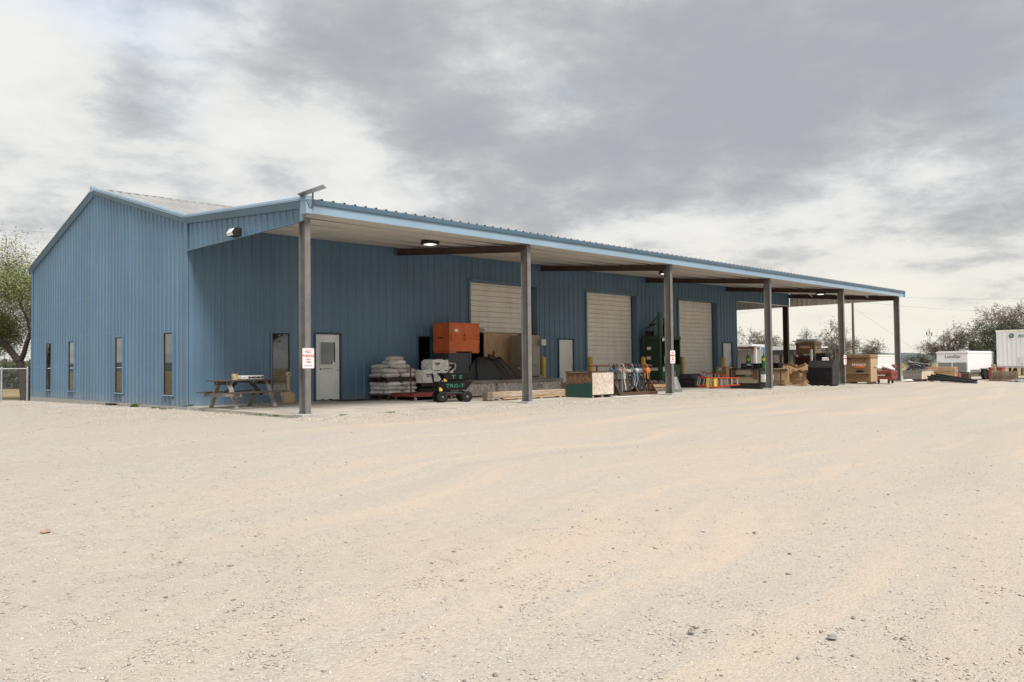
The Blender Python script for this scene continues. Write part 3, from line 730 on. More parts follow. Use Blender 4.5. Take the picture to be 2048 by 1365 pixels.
# personnel doors
def pdoor(a, b, lite):
    d = bpy.data.objects.new('door', None); COL.objects.link(d); d.parent = BLD; d.location = ((a+b)/2, DW, 0); w_ = b-a
    if lite:
        lw, lz0, lz1 = .60, 1.12, 1.875
        sub('leaf', d, 'white_door', ((-(w_+lw)/4+.01, .03, 1.06), ((w_-lw)/2-.03, .045, 2.09)), (((w_+lw)/4-.01, .03, 1.06), ((w_-lw)/2-.03, .045, 2.09)),
            ((0, .03, (lz0+.015)/2), (lw, .045, lz0-.015)), ((0, .03, (lz1+2.105)/2), (lw, .045, 2.105-lz1)))
        q = MB(); q.box((0, .03, (lz0+lz1)/2), (lw, .006, lz1-lz0)); q.build('pane', 'glass', d)
        sub('lite_frame', d, 'white_door', ((-lw/2+.012, .0, (lz0+lz1)/2), (.025, .03, lz1-lz0)), ((lw/2-.012, 0, (lz0+lz1)/2), (.025, .03, lz1-lz0)), ((0, 0, lz1-.012), (lw-.05, .03, .025)), ((0, 0, lz0+.012), (lw-.05, .03, .025)))
        sub('sticker', d, 'sign_white', ((lw/2-.06, .022, lz0+.06), (.085, .006, .07)), ((lw/2-.06, .022, lz0+.14), (.03, .006, .03)))
        sub('nameplate', d, 'sign_white', ((-.04, .004, 1.00), (.52, .004, .09)))
        q = MB(); q.lathe([(.032, -.002), (.032, .0)], (-.26, 0.0, 1.0), 14, 'y'); q.build('emblem', 'harness_blue', d)
        sub('nameplate_text', d, 'ink', *[((-.19+i*.045, -.0, 1.005+(.006 if i % 3 else 0)), (.03, .003, .018)) for i in range(9)], b=0)
        sub('unlit_room_board', d, 'dark_interior', ((0, .35, 1.5), (.9, .02, 1.0)))  # added dark board in place of the unlit interior behind the pane
        sub('kick_scuffs', d, 'dark_frame', ((-.2, .02, .03), (.12, .05, .02)), ((.1, .02, .03), (.16, .05, .02)))
    else:
        sub('leaf', d, 'white_door', ((0, .03, 1.06), (w_-.02, .045, 2.09)), b=.006)
    sub('door_frame', d, 'door_frame_blue', ((-w_/2-.02, .0, 1.07), (.045, .12, 2.16)), ((w_/2+.02, 0, 1.07), (.045, .12, 2.16)), ((0, 0, 2.145), (w_, .12, .04)))
    q = MB(); q.tube((w_/2-.07, .0, .98), (w_/2-.07, -.06, .98), .012); q.tube((w_/2-.05, -.06, .98), (w_/2-.19, -.06, .975), .011); q.box((w_/2-.07, .0, 1.0), (.06, .02, .17), None, .004)
    if not lite: q.tube((w_/2-.07, .0, 1.15), (w_/2-.07, -.04, 1.15), .022)
    q.build('handle', 'chrome', d)
    return d
pdoor(*pdoors[0], True); pdoor(*d2, False); pdoor(*d3, False)
# roll-up doors: each slat its own piece
def slat_mesh(w_):
    q = MB(); h = .2025
    poly = [(.012, 0), (-.014, .010), (-.018, .05), (-.010, .062), (-.010, .10), (-.018, .112), (-.020, .175), (-.006, .192), (.012, .2), (.02, .2), (.02, 0)]
    q.prism([(p[0], p[1]) for p in poly], -w_/2, w_/2, 'x'); return q.mesh('slat', 'beige_door')
for i, (a, b) in enumerate(rolls):
    d = bpy.data.objects.new('roll_up_door', None); COL.objects.link(d); d.parent = BLD; d.location = ((a+b)/2, DW+.28, 0)
    w_ = b-a; me = slat_mesh(w_-.10); bottom = .02
    if i == 0: bottom = 2.27
    z = bottom+.06
    while z < ZR+.1:
        link('slat', me, d, (0, 0, z)); z += .2025
    sub('bottom_bar', d, 'dark_frame', ((0, 0, bottom+.03), (w_-.1, .05, .06)))
    sub('jamb', d, 'blue_siding', ((-w_/2-.03, -.16, (ZR)/2), (.06, .30, ZR)), ((w_/2+.03, -.16, ZR/2), (.06, .30, ZR)), ((0, -.16, ZR+.03), (w_, .30, .06)))
    sub('casing', d, 'blue_siding', ((-w_/2-.05, -.325, ZR/2), (.10, .03, ZR+.1)), ((w_/2+.05, -.325, ZR/2), (.10, .03, ZR+.1)), ((0, -.325, ZR+.05), (w_, .03, .10)))
    for s_ in (-1, 1): sub('guide', d, 'dark_frame', ((s_*(w_/2-.03), .01, ZR/2), (.05, .08, ZR)))
# screws on the gable wall
q = MB()
for zrow in (.12, 1.2, 2.3, 3.6, 4.9):
    for k in range(50):
        y = DW+.12+k*PER+.15
        if y > DW+WB-.1 or any(a-.05 < y < b+.05 and zrow < WZ1+.05 and zrow > WZ0-.05 for a, b in wy): continue
        q.tube((-.0, y-.02, zrow), (-.012, y-.02, zrow), .008, 5)
o = q.build('screws', 'galvanised', BLD); o['kind'] = 'stuff'

# ---------------------------------------------------------------- fittings on the building
def sign(px, k, z0, z1, label):
    x = k*S+.055; zc_ = (z0+z1)/2; t_ = thing('no_parking_sign', label, 'sign', (x, -.02, zc_), 0, 'no parking signs on the canopy columns')
    q = MB(); n = 4; w_, h_ = .15, .23; rr = .025; poly = []
    for cx, cz, a0 in ((w_-rr, h_-rr, 0), (-w_+rr, h_-rr, 90), (-w_+rr, -h_+rr, 180), (w_-rr, -h_+rr, 270)):
        for i in range(n+1): a = R(a0+90*i/n); poly.append((cx+rr*math.cos(a), cz+rr*math.sin(a)))
    q.prism(poly, -.003, .0, 'y'); q.build('plate', 'sign_white', t_)
    q = MB(); sc_ = lambda p, s_: (p[0]*s_, p[1]*s_)
    for i in range(len(poly)):
        a, b = poly[i], poly[(i+1) % len(poly)]
        f1 = lambda p: (p[0]*.955, -.0045, p[1]*.97); f2 = lambda p: (p[0]*.915, -.0045, p[1]*.945)
        q.pts([f1(a), f1(b), f2(b), f2(a)], [(0, 1, 2, 3)])
    q.build('border', 'sign_red', t_)
    text('NO', .115, 'sign_red', t_, (0, -.005, .145), sx=.85, bold=.003); text('PARKING', .085, 'sign_red', t_, (0, -.005, .052), sx=.78, bold=.0025)
    text('ANY', .07, 'sign_red', t_, (0, -.005, -.028), sx=.85, bold=.0015); text('TIME', .07, 'sign_red', t_, (0, -.005, -.092), sx=.85, bold=.0015)
    q = MB(); q.pts([(-.11, -.005, -.165), (-.075, -.005, -.145), (-.075, -.005, -.185)], [(0, 1, 2)]); q.pts([(.11, -.005, -.165), (.075, -.005, -.145), (.075, -.005, -.185)], [(0, 1, 2)])
    q.box((0, -.0045, -.165), (.16, .001, .013)); q.build('arrow', 'sign_red', t_)
sign(618, 0, at(618, 737, y=0).z, at(618, 697, y=0).z, 'red and white no parking sign on the post in front of the glazed door')
sign(1351, 2, at(1351, 727, y=0).z, at(1351, 702, y=0).z, 'red and white no parking sign on the post beside the green baler')
sign(1694, 4, at(1694, 729, y=0).z, at(1694, 711, y=0).z, 'red and white no parking sign on the post beside the tan chest')
# floodlight on the gable infill
p = at(467, 465, x=-.16)
t_ = thing('wall_floodlight', 'dark wall pack floodlight with glass lens on the canopy end panel', 'floodlight', p)
q = MB(); q.prism([(0, .10), (-.16, .10), (-.24, -.02), (-.20, -.10), (0, -.10)], -.17, .17, 'x')
o = q.build('housing', 'dark_frame', t_); o.rotation_euler = (0, 0, R(-90)); o.location = (.13, 0, 0)
q = MB(); q.pts([(-.15, -.170, .09), (.15, -.170, .09), (.15, -.244, -.018), (-.15, -.244, -.018), (.15, -.206, -.095), (-.15, -.206, -.095)], [(0, 1, 2, 3), (3, 2, 4, 5)])
o = q.build('lens', 'white_paint', t_); o.rotation_euler = (0, 0, R(-90)); o.location = (.124, 0, 0)
# canopy lights
for px, py, lab in ((860, 489, 'square dark canopy light with lit lens near the second post'), (1331, 548, 'square canopy light hung behind the post by the green baler'), (1641, 589, 'lit canopy light in the open end bay')):
    p = at(px, py, z=4.62)
    if px == 1641: p = at(px, py, z=4.66)
    t_ = thing('canopy_light', lab, 'ceiling light', (p.x, p.y, p.z), 0, 'lights under the canopy')
    q = MB(); q.prism([(-.20, 0), (.20, 0), (.17, .12), (-.17, .12)], -.20, .20, 'x'); q.box((0, 0, .18), (.10, .10, .14)); q.build('housing', 'dark_frame', t_)
    q = MB(); q.box((0, 0, -.004), (.26, .26, .02)); q.build('lens', 'lamp_lens', t_)
# solar panel on the roof corner
p = Vector((.03, -.24, 4.80))
t_ = thing('solar_panel', 'small solar panel tilted on a short pole at the roof corner', 'solar panel', p)
q = MB(); q.bar((-.02, -.04, -.14), (.02, -.04, .0), .04, .04); q.tube((0, -.04, -.02), (0, -.04, .18), .018); q.build('pole', 'grey_steel', t_)
q = MB(); rot = Matrix.Rotation(R(-45), 3, 'Z') @ Matrix.Rotation(R(-19), 3, 'Y'); q.box((0, 0, .23), (.62, .34, .014), rot, .003); o = q.build('panel', 'galvanised', t_)
q = MB(); q.box((0, 0, .240), (.58, .30, .004), rot); q.build('cells', 'label_black', t_)
p = at(962, 660, y=DW-.5); t_ = thing('security_camera', 'small white camera beside the half open roller door', 'camera', at(962, 660, y=DW+.16))
q = MB(); q.box((0, -.05, 0), (.11, .22, .13), None, .015); q.build('housing', 'white_paint', t_); q = MB(); q.tube((0, -.165, -.01), (0, -.155, -.01), .035, 10); q.build('lens', 'label_black', t_)
# doormat
z = slabz(0, 5.5)
one('doormat', MB().box((0, 0, .008), (1.35, .85, .016), None, .005), 'mat_black', 'black rubber doormat before the glazed white door', 'doormat', (5.15, 5.72, z+.001))

# ---------------------------------------------------------------- picnic table
t_ = thing('picnic_table', 'weathered dark wooden picnic table beside the blue wall', 'table', (.74, 4.48, slabz(0, 4.4)), R(11))
L = 1.80
for k in range(4): q = MB(); q.box((0, -.27+k*.18, .745), (L, .168, .036), None, .005); q.build('tabletop_board', 'wood_bench', t_)
for sy in (-1, 1):
    for k in range(1): q = MB(); q.box((0, sy*.66, .435), (L+.02, .25, .038), None, .006); q.build('bench_board', 'wood_bench', t_)
for sx in (-1, 1):
    x = sx*(L/2-.28)
    for sy in (-1, 1):
        q = MB(); q.bar((x, sy*.56, 0), (x, sy*.20, .725), .042, .125, .004, (sx, 0, 0)); q.build('leg', 'wood_grey', t_)
    q = MB(); q.box((x+sx*.042, 0, .365), (.038, 1.55, .10), None, .005); q.build('bench_support', 'wood_grey', t_)
    q = MB(); q.box((x+sx*.042, 0, .68), (.038, .66, .09), None, .005); q.build('top_support', 'wood_dark', t_)
    q = MB(); q.bar((x, 0, .35), (sx*.22, 0, .70), .042, .09, .004); q.build('brace', 'wood_dark', t_)
q = MB(); q.box((0, 0, .705), (.09, .68, .04)); q.build('centre_cleat', 'wood_dark', t_)
ct = Matrix.Translation(t_.location) @ Matrix.Rotation(R(11), 4, 'Z')
def ontable(x, y): return ct @ Vector((x, y, .764))
p = ontable(-.36, -.12); t2 = thing('coffee_tin', 'rusty yellow coffee tin on the picnic table', 'tin', p)
q = MB(); q.lathe([(.0, 0), (.078, 0), (.08, .005), (.08, .17), (.076, .172), (.074, .02), (0, .02)], n=22); q.build('can', mat('rusty_tin', (.55, .42, .22), .5, .2, .1, 6, (.16, .05, .015), .95, 9), t2, smooth=False)
q = MB(); q.lathe([(.082, .165), (.084, .17), (.084, .178), (.08, .18), (.078, .172)], n=22); q.build('rim', 'rust', t2)
p = ontable(.16, -.10); t2 = thing('white_tray', 'long white plastic tray with wavy dark slot on the picnic table', 'tray', p, R(11))
q = MB(); q.box((-.0, 0, .055), (.72, .26, .11), None, .02); q.build('body', 'white_paint', t2)
q = MB(); n = 26; ps = []
for i in range(n): u = i/(n-1); x = -.17+.50*u; h = .012+.012*abs(math.cos(u*9.5))+(.01 if u > .9 or u < .08 else 0); ps += [(x, -.133, .058+h), (x, -.133, .058-h)]
q.pts(ps, [(2*i, 2*i+1, 2*i+3, 2*i+2) for i in range(n-1)]); q.build('slot', 'label_black', t2)
q = MB(); q.box((-.3, -.131, .055), (.10, .006, .006)); q.build('seam', 'grey_plastic', t2)
# smoker's post
p = at(576.5, 802, y=5.55); t_ = thing('smokers_post', 'tan plastic cigarette receptacle with slim neck by the narrow window', 'ashtray', (at(576.5, 775, y=5.5).x, 5.5, slabz(0, 5.5)))
q = MB(); q.lathe([(.0, 0), (.205, 0), (.21, .02), (.205, .25), (.19, .30), (.12, .36), (.055, .385), (.05, .42), (.045, .80), (.05, .82), (0, .83)], n=24); q.build('base', 'beige_plastic', t_, smooth=True)
q = MB(); q.lathe([(.0, -.055), (.055, -.055), (.085, -.03), (.085, .03), (.055, .055), (0, .055)], (0, 0, .87), 18, 'y'); q.build('head', 'beige_plastic', t_, smooth=True)
q = MB(); q.lathe([(0, -.058), (.026, -.058), (.026, -.05), (0, -.05)], (-.0, 0, .87), 12, 'y'); q.build('opening', 'label_black', t_)

# ---------------------------------------------------------------- pallets and sacks
def make_pallet(m='wood_pallet', lx=1.2, ly=1.0):
    t_ = thing('pallet', 'plain wooden pallet', 'pallet')
    for k in range(6): q = MB(); q.box((-lx/2+.05+k*(lx-.1)/5, 0, .128), (.095, ly, .02), None, .002); q.build('deck_board', m, t_)
    for k in (-1, 0, 1): q = MB(); q.box((0, k*(ly/2-.025), .068), (lx, .045, .098), None, .003); q.build('stringer', m, t_)
    for k in (-1, 0, 1): q = MB(); q.box((k*(lx/2-.06), 0, .010), (.095, ly, .018), None, .002); q.build('bottom_board', m, t_)
    return t_
PAL = {}
def pallet(x, y, z, rz, label, m='wood_pallet', lx=1.2, ly=1.0):
    key = (m, lx, ly)
    if key in PAL: o = copy_tree(PAL[key])
    else: o = PAL[key] = make_pallet(m, lx, ly)
    o.location = (x, y, z); o.rotation_euler = (0, 0, rz); return tag(o, label, 'pallet', 'wooden pallets')
def bag_mesh(m, L=.58, W=.38, H=.150, seed=0):
    r_ = random.Random(seed); nu, nv = 13, 9; top = []; ps = []; fs = []
    for sgn in (1, -1):
        for i in range(nu):
            for j in range(nv):
                u = 2*i/(nu-1)-1; v = 2*j/(nv-1)-1
                e = (1-abs(u)**6)*(1-abs(v)**5); h = (H/2)*e**.42
                if sgn < 0: h *= .92
                x = u*L/2*(1-.04*abs(v)**3); y = v*W/2*(1-.07*abs(u)**6)
                ps.append((x+r_.uniform(-.012, .012), y+r_.uniform(-.012, .012), H/2+sgn*h*(1+.22*math.sin(9*u+seed*2+3*v))+r_.uniform(-.010, .010)*e))
        o_ = 0 if sgn > 0 else nu*nv
        for i in range(nu-1):
            for j in range(nv-1): fs.append((o_+i*nv+j, o_+(i+1)*nv+j, o_+(i+1)*nv+j+1, o_+i*nv+j+1))
    q = MB(); q.pts(ps, fs); me = q.mesh('cement_bag', m); me.polygons.foreach_set('use_smooth', [True]*len(me.polygons)); return me
BAGS = [bag_mesh('bag_paper', seed=k) for k in range(4)]; BAGW = [bag_mesh('bag_white', seed=k+9) for k in range(3)]
SX0 = at(777, 790, y=5.02).x; zf = slabz(0, 5.6)
pallet(SX0+.62, 5.60, zf, 0, 'dark pallet under the lower sacks by the blue wall', 'wood_dark')
BAGS += BAGW[:1]
gl = 'sacks stacked on the pallets by the wall'
LBL = 'dusty grey paper cement sack in the lower pallet stack'; LBU = 'dusty grey paper cement sack heaped on the upper pallet'
def bag(x, y, z, rz, lab, pool=BAGS, tilt=0):
    o = link('cement_bag', random.choice(pool), None, (x, y, z)); o.rotation_euler = (tilt*random.uniform(-1, 1), tilt*random.uniform(-1, 1), rz+random.uniform(-.16, .16)); o.scale = (1, 1, random.uniform(.95, 1.08)); return tag(o, lab, 'sack', gl)
for lay in range(3):
    z = zf+.142+lay*.137
    if lay % 2 == 0:
        for yy in (5.22, 5.60, 5.98):
            for xx in (.30, .90): bag(SX0+xx+random.uniform(-.02, .02), yy, z, 0, LBL)
    else:
        for xx in (.21, .60, .99):
            for yy in (5.30, 5.88): bag(SX0+xx, yy+random.uniform(-.02, .02), z, R(90), LBL)
zp = zf+.142+3*.137+.014
pallet(SX0+.60, 5.60, zp, 0, 'dark pallet between the two tiers of sacks', 'wood_dark')
z = zp+.140
for xx, yy, dz, rz in ((.25, 5.24, 0, 0), (.86, 5.24, 0, 0), (.25, 5.62, 0, 0), (.90, 5.62, 0, 0), (.3, 5.98, 0, 0), (.9, 5.98, 0, 0),
                       (.22, 5.30, .136, R(90)), (.62, 5.32, .136, R(90)), (1.0, 5.34, .136, R(90)), (.25, 5.86, .136, R(90)), (.66, 5.88, .136, R(90)), (1.03, 5.88, .136, R(90)),
                       (.62, 5.30, .272, 0), (.66, 5.70, .272, 0), (.2, 5.75, .272, R(90)), (1.08, 5.72, .272, R(90)),
                       (.66, 5.42, .405, .1), (.70, 5.82, .405, 0), (.68, 5.60, .535, .06)):
    o = bag(SX0+xx, yy, z+dz, rz, LBU, tilt=.05)
o['label'] = 'topmost cement sack crowning the heap on the upper pallet'; del o['group']
# red platform cart
cx0 = 6.05; t_ = thing('platform_cart', 'dark red steel platform cart with one upright post', 'cart', (cx0+.85, 4.42, slabz(0, 4.4)))
q = MB(); q.box((0, 0, .225), (1.70, 1.20, .012)); q.build('deck', 'red_steel', t_)
sub('deck_frame', t_, 'red_steel', ((0, -.585, .165), (1.70, .03, .105)), ((0, .585, .165), (1.70, .03, .105)), ((-.835, 0, .165), (.03, 1.14, .105)), ((.835, 0, .165), (.03, 1.14, .105)))
q = MB(); q.tube((-.78, -.35, .23), (-.78, -.35, 1.12), .024, 8); q.build('post', 'dark_red_steel', t_)
for sx in (-.72, .72):
    for sy in (-.5, .5):
        q = MB(); q.tube((sx-.02, sy, .05), (sx+.02, sy, .05), .05, 12); q.box((sx, sy, .095), (.05, .05, .05)); q.build('caster', 'chrome', t_)
# white sacks of product on a pallet in front of the window
px0 = at(846, 765, y=4.75).x; pz = .14
one('wrapped_block', MB().box((0, 0, .19), (1.3, .9, .38), None, .05), 'tarp', 'black plastic wrapped block under the pallet of white sacks', 'block', (px0+.62, 5.25, slabz(0, 5.2)))
pallet(px0+.60, 5.25, slabz(0, 5.2)+.381, 0, 'dark pallet carrying the white printed sacks', 'wood_dark', 1.25, .95)
zt = slabz(0, 5.2)+.381+.139
def big_sack(x, y, z, w_, d_, h_, lab, txt, seed):
    t_ = thing('bulk_sack', lab, 'sack', (x, y, z), 0, 'white printed sacks by the orange chest')
    r_ = random.Random(seed); bm = bmesh.new(); bmesh.ops.create_cube(bm, size=1); bmesh.ops.subdivide_edges(bm, edges=bm.edges, cuts=5, use_grid_fill=True)
    for v in bm.verts:
        u = v.co*2; bul = 1+.05*(1-abs(u.z)**2)*(1 if max(abs(u.x), abs(u.y)) > .95 else 0)
        v.co.x = u.x*w_/2*bul+r_.uniform(-.018, .018); v.co.y = u.y*d_/2*bul+r_.uniform(-.010, .010); v.co.z = (u.z+1)/2*h_+(r_.uniform(-.03, .05) if u.z > .99 else 0)
    me = bpy.data.meshes.new('sack_body'); bm.to_mesh(me); bm.free(); me.materials.append(MATS['bag_white']); link('sack_body', me, t_)
    text(txt, .085, 'ink', t_, (-w_*.22, -d_/2*1.05-.010, h_*.68), bold=.003); text('TYPE 1', .05, 'ink', t_, (-w_*.22, -d_/2*1.05-.010, h_*.5), bold=.002)
    q = MB(); n = 14
    for k in range(n):
        a = 2*math.pi*k/n; b_ = 2*math.pi*(k+1)/n; q.bar((w_*.25+.07*math.cos(a), -d_/2*1.05-.010, h_*.55+.06*math.sin(a)), (w_*.25+.07*math.cos(b_), -d_/2*1.05-.010, h_*.55+.06*math.sin(b_)), .003, .008)
    q.build('printed_ring', 'ink', t_)
big_sack(px0+.36, 5.05, zt, .72, .62, .40, 'white printed bulk sack on the dark pallet, lowest', 'Tenda', 1)
big_sack(px0+1.02, 5.05, zt, .56, .62, .39, 'white printed bulk sack half hidden by the garden carts', 'Tenda', 2)
big_sack(px0+.78, 5.08, zt+.415, .66, .58, .33, 'white printed bulk sack on top of the other sacks', 'Tenda', 3)
t2 = thing('open_paper_bag', 'torn open paper bag with black lettering beside the orange chest', 'bag', (px0+1.36, 5.0, zt+.40))
big = MB(); big.box((0, 0, .13), (.42, .30, .26), Matrix.Rotation(.1, 3, 'Y'), .05); big.build('bag_body', 'bag_paper', t2)
sub('print', t2, 'label_black', ((-.02, -.153, .17), (.26, .006, .09)), ((.03, -.153, .08), (.2, .006, .04)))
# orange chest on grey base
ox = at(900, 670, y=4.95).x; ow = at(960, 670, y=4.95).x-ox; z0 = at(900, 703, y=4.95).z; z1 = at(900, 646, y=4.95).z; oh = z1-z0
one('steel_cabinet', MB().box((0, 0, (z0+.03)/2), (.95, .9, z0-.07), None, .02), 'grey_steel', 'dark grey steel cabinet under the orange chest', 'cabinet', (ox+.50, 5.50, slabz(0, 5.4)))
t_ = thing('orange_chest', 'large orange steel storage chest with a locking bar', 'chest', (ox+ow/2, 5.42, z0-.06))
q = MB(); q.prism([(-.44, .06), (.44, .06), (.44, oh+.06), (-.44, oh+.06)], -ow/2, ow/2, 'x'); q.build('body', 'orange_steel', t_)
sub('lid_lip', t_, 'orange_steel', ((.03, -.46, oh*.50+.06), (ow-.12, .045, .085)), b=.008)
sub('hasp', t_, 'orange_steel', ((-ow/2+.09, -.465, oh*.47+.06), (.05, .05, .26)), ((0, -.475, oh*.5+.06), (.045, .06, .26)), ((ow/2-.07, -.465, oh*.53+.06), (.05, .05, .22)))
sub('lid_edge', t_, 'orange_steel', ((0, -.003, oh+.05), (ow+.03, .92, .05)), b=.008)
sub('side_handle', t_, 'label_black', ((-ow/2-.02, 0, oh*.55), (.03, .22, .035)), b=.006)
sub('warning_label', t_, 'sign_white', ((-ow*.28, -.445, oh*.80), (.16, .006, .10)), b=0)
sub('skid', t_, 'orange_steel', ((-ow/2+.17, -.0, .03), (.30, .86, .06)), ((ow/2-.17, 0, .03), (.30, .86, .06)))
q = MB(); q.path([(ow/2-.06, -.445, oh*.38), (ow/2-.02, -.45, oh*.25), (ow/2-.05, -.45, oh*.1)], .008); q.build('chain', 'dark_frame', t_)
# garden dump carts: one standing, a second tub nested on top
def tub(q, L, W, H, z, tp=.16):
    a = [(-L/2, -W/2), (L/2, -W/2), (L/2, W/2), (-L/2, W/2)]
    lo = [(-L/2+tp, -W/2+.08), (L/2-tp*1.1, -W/2+.08), (L/2-tp*1.1, W/2-.08), (-L/2+tp, W/2-.08)]
    li = [(x*.95, y*.93) for x, y in lo]; ui = [(x*.965, y*.95) for x, y in a]; ue = [(x*1.03, y*1.05) for x, y in a]
    ps = [(x, y, z) for x, y in lo]+[(x, y, z+H-.02) for x, y in a]+[(x, y, z+H-.02) for x, y in ue]+[(x, y, z+H) for x, y in ue]+[(x, y, z+H) for x, y in ui]+[(x, y, z+.03) for x, y in li]
    fs = [(3, 2, 1, 0), (20, 21, 22, 23)]
    for k in range(5):
        for i in range(4): fs.append((4*k+i, 4*k+(i+1) % 4, 4*k+4+(i+1) % 4, 4*k+4+i))
    q.pts(ps, fs)
wc = at(912, 804, z=-.03); WR = R(-25)
def garden_cart(loc, L, lab, wheels, txt, tz, hz):
    t_ = thing('dump_cart', lab, 'cart', loc, WR, 'garden dump carts')
    q = MB(); tub(q, L, .62, .26, tz); q.build('tub', 'black_plastic', t_)
    sub('latch', t_, 'yellow_plastic', ((-L/2+.10, -.22, tz+.03), (.10, .06, .13)), b=.015)
    o = text(txt, .16, 'teal_paint', t_, (0, -.290, tz+.13), sx=1.25, bold=.001); o.rotation_euler = (R(107), 0, 0)
    hb = Vector((-L/2-.02, 0, tz-.02))
    q = MB(); e = hb+Vector((-.06 if wheels else .34, 0, hz)); q.tube(hb, e, .026, 8); q.build('handle_bar', 'black_plastic', t_)
    dv = (e-hb).normalized(); q = MB(); pv = Vector((0, 1, 0))
    loop = [e-dv*.02+pv*.0, e+pv*.07+dv*.05, e+pv*.07+dv*.12, e+dv*.17, e-pv*.07+dv*.12, e-pv*.07+dv*.05, e-dv*.02]
    q.path(loop, .024, 6); q.build('grip', 'black_rubber', t_)
    if wheels:
        q = MB(); q.bar((-.42, 0, .25), (.42, 0, .25), .16, .05); q.bar((-.40, -.26, .16), (-.40, .26, .16), .035, .035); q.bar((.36, -.26, .16), (.36, .26, .16), .035, .035)
        q.bar((-.40, 0, .16), (-.36, 0, .27), .04, .04); q.bar((.36, -.2, .16), (.2, -.15, .28), .03, .03); q.bar((.36, .2, .16), (.2, .15, .28), .03, .03); q.box((0, 0, .285), (.5, .4, .03)); q.build('chassis', 'grey_steel', t_)
        for sx in (-.40, .36):
            for sy in (-.30, .30):
                q = MB(); q.lathe([(.06, -.045), (.10, -.05), (.145, -.045), (.165, -.025), (.165, .025), (.145, .045), (.10, .05), (.06, .045)], (sx, sy, .165), 24, 'y'); wv = q.build('wheel', 'black_rubber', t_, smooth=False)
                q = MB(); q.lathe([(.0, -.052), (.03, -.056), (.035, -.04), (.085, -.035), (.09, -.05), (.095, 0), (.09, .05), (.085, .035), (.035, .04), (.03, .056), (0, .052)], (sx, sy, .165), 18, 'y'); q.build('rim', 'rim_grey', wv)
    return t_
garden_cart((wc.x, wc.y+.15, slabz(0, wc.y)), 1.06, 'black garden dump cart with four wheels and teal lettering', True, 'TRG-T', .36, .36)
R_ = Matrix.Rotation(WR, 3, 'Z'); c2 = Vector((wc.x, wc.y+.15, slabz(0, wc.y)))+R_ @ Vector((.06, 0, .59))
garden_cart(tuple(c2), .90, 'second black cart tub stacked on the wheeled garden cart', False, 'T  E', .03, .36)
# black tarp heap with rusty scrap on top
tcx, tcy = at(984, 740, y=5.15).x, 5.12; q = MB(); nu, nv = 72, 18; ps = []; H = at(965, 716, y=5.35).z
for j in range(nv+1):
    u = j/nv
    for i in range(nu):
        a = 2*math.pi*i/nu
        fold = .17*u*(abs(math.cos(4.5*a+.9*math.sin(2*a)))-.6)*1.6+.08*u*math.cos(13*a+.7)+.03*u*math.sin(23*a)
        rx = (.60+.70*u**.85+fold)*1.02; ry = (.10+.32*u**.85+fold*.35)
        ps.append((rx*math.cos(a)-.22*(1-u)**1.5+.06*math.sin(4*u+a), ry*math.sin(a)+.05*math.sin(2*a)*(1-u), H*(1-.80*u**(1.05+.25*math.cos(a+2.6)))+.10*math.sin(3*a+1)*u*(1-u)+.06*math.sin(7*a)*u*(1-u)+(.06*math.cos(3*a+.5))*(1-u)))
ps.append((0, 0, H+.02)); fs = [(j*nu+i, j*nu+(i+1) % nu, (j+1)*nu+(i+1) % nu, (j+1)*nu+i) for j in range(nv) for i in range(nu)] + [(len(ps)-1, i, (i+1) % nu) for i in range(nu)]
q.pts(ps, fs); tp = one('tarp_heap', q, 'tarp', 'black tarpaulin draped over a heap behind the long crate', 'tarpaulin', (tcx, tcy, slabz(0, 5.3)), 0, None, True)
t_ = thing('scrap_bracket', 'rusty steel bracket lying on top of the black tarpaulin', 'scrap', (tcx-.13, tcy-.05, H-.03))
q = MB(); q.box((0, 0, .06), (.26, .05, .12), Matrix.Rotation(.3, 3, 'Y'), .004); q.box((.12, 0, .15), (.06, .05, .22), Matrix.Rotation(.5, 3, 'Y')); q.box((-.1, 0, .11), (.06, .05, .12), Matrix.Rotation(-.2, 3, 'Y')); q.build('plate', 'rust', t_)
q = MB(); q.tube((.17, -.05, .04), (.17, .05, .04), .05, 10); q.build('ring', 'rust', t_)
# plywood sheet closing the half open bay
pa = at(958, 700, y=DW+.42).x; pb = at(1027, 700, y=DW+.42).x
one('plywood_board', MB().box((0, 0, 1.155), (pb-pa, .02, 2.31), None, .003), 'plywood', 'upright plywood board closing the half open roller door', 'board', ((pa+pb)/2, DW+.15, .001))
one('plywood_post', MB().box((0, 0, 1.15), (.09, .09, 2.30), None, .004), 'dark_frame', 'dark post beside the plywood board', 'post', (pb+.07, DW+.17, .001))
# beige electrical cabinet
cx0, cx1 = at(1052, 700, y=5.2).x, at(1080, 700, y=5.2).x; ctop = at(1072, 670, y=5.2).z
t_ = thing('electrical_cabinet', 'tall beige steel cabinet at the edge of the half open roller door', 'cabinet', ((cx0+cx1)/2, 5.62, slabz(0, 5.6))); cw = cx1-cx0
sub('housing', t_, 'cabinet_beige', ((0, 0, (ctop+.55)/2), (cw, .84, ctop-.55)), b=.01)
sub('ledge', t_, 'cabinet_beige', ((.03, -.03, .62), (cw+.08, .90, .14)), b=.01)
sub('lower_body', t_, 'cabinet_beige', ((-cw/2+.05, 0, .275), (.1, .80, .55)), ((cw/2-.05, 0, .275), (.1, .80, .55)), ((0, .36, .275), (cw-.2, .06, .55)))
sub('seam', t_, 'dark_frame', ((.0, -.422, 1.05), (cw*.7, .006, .010)))
sub('label_plate', t_, 'sign_white', ((-cw/2-.003, -.05, .95), (.006, .12, .10)))
p = at(1078, 685, y=5.0); t_ = thing('junction_box', 'small grey electrical box on the beige cabinet corner', 'electrical box', (cx1+.02, 5.08, p.z))
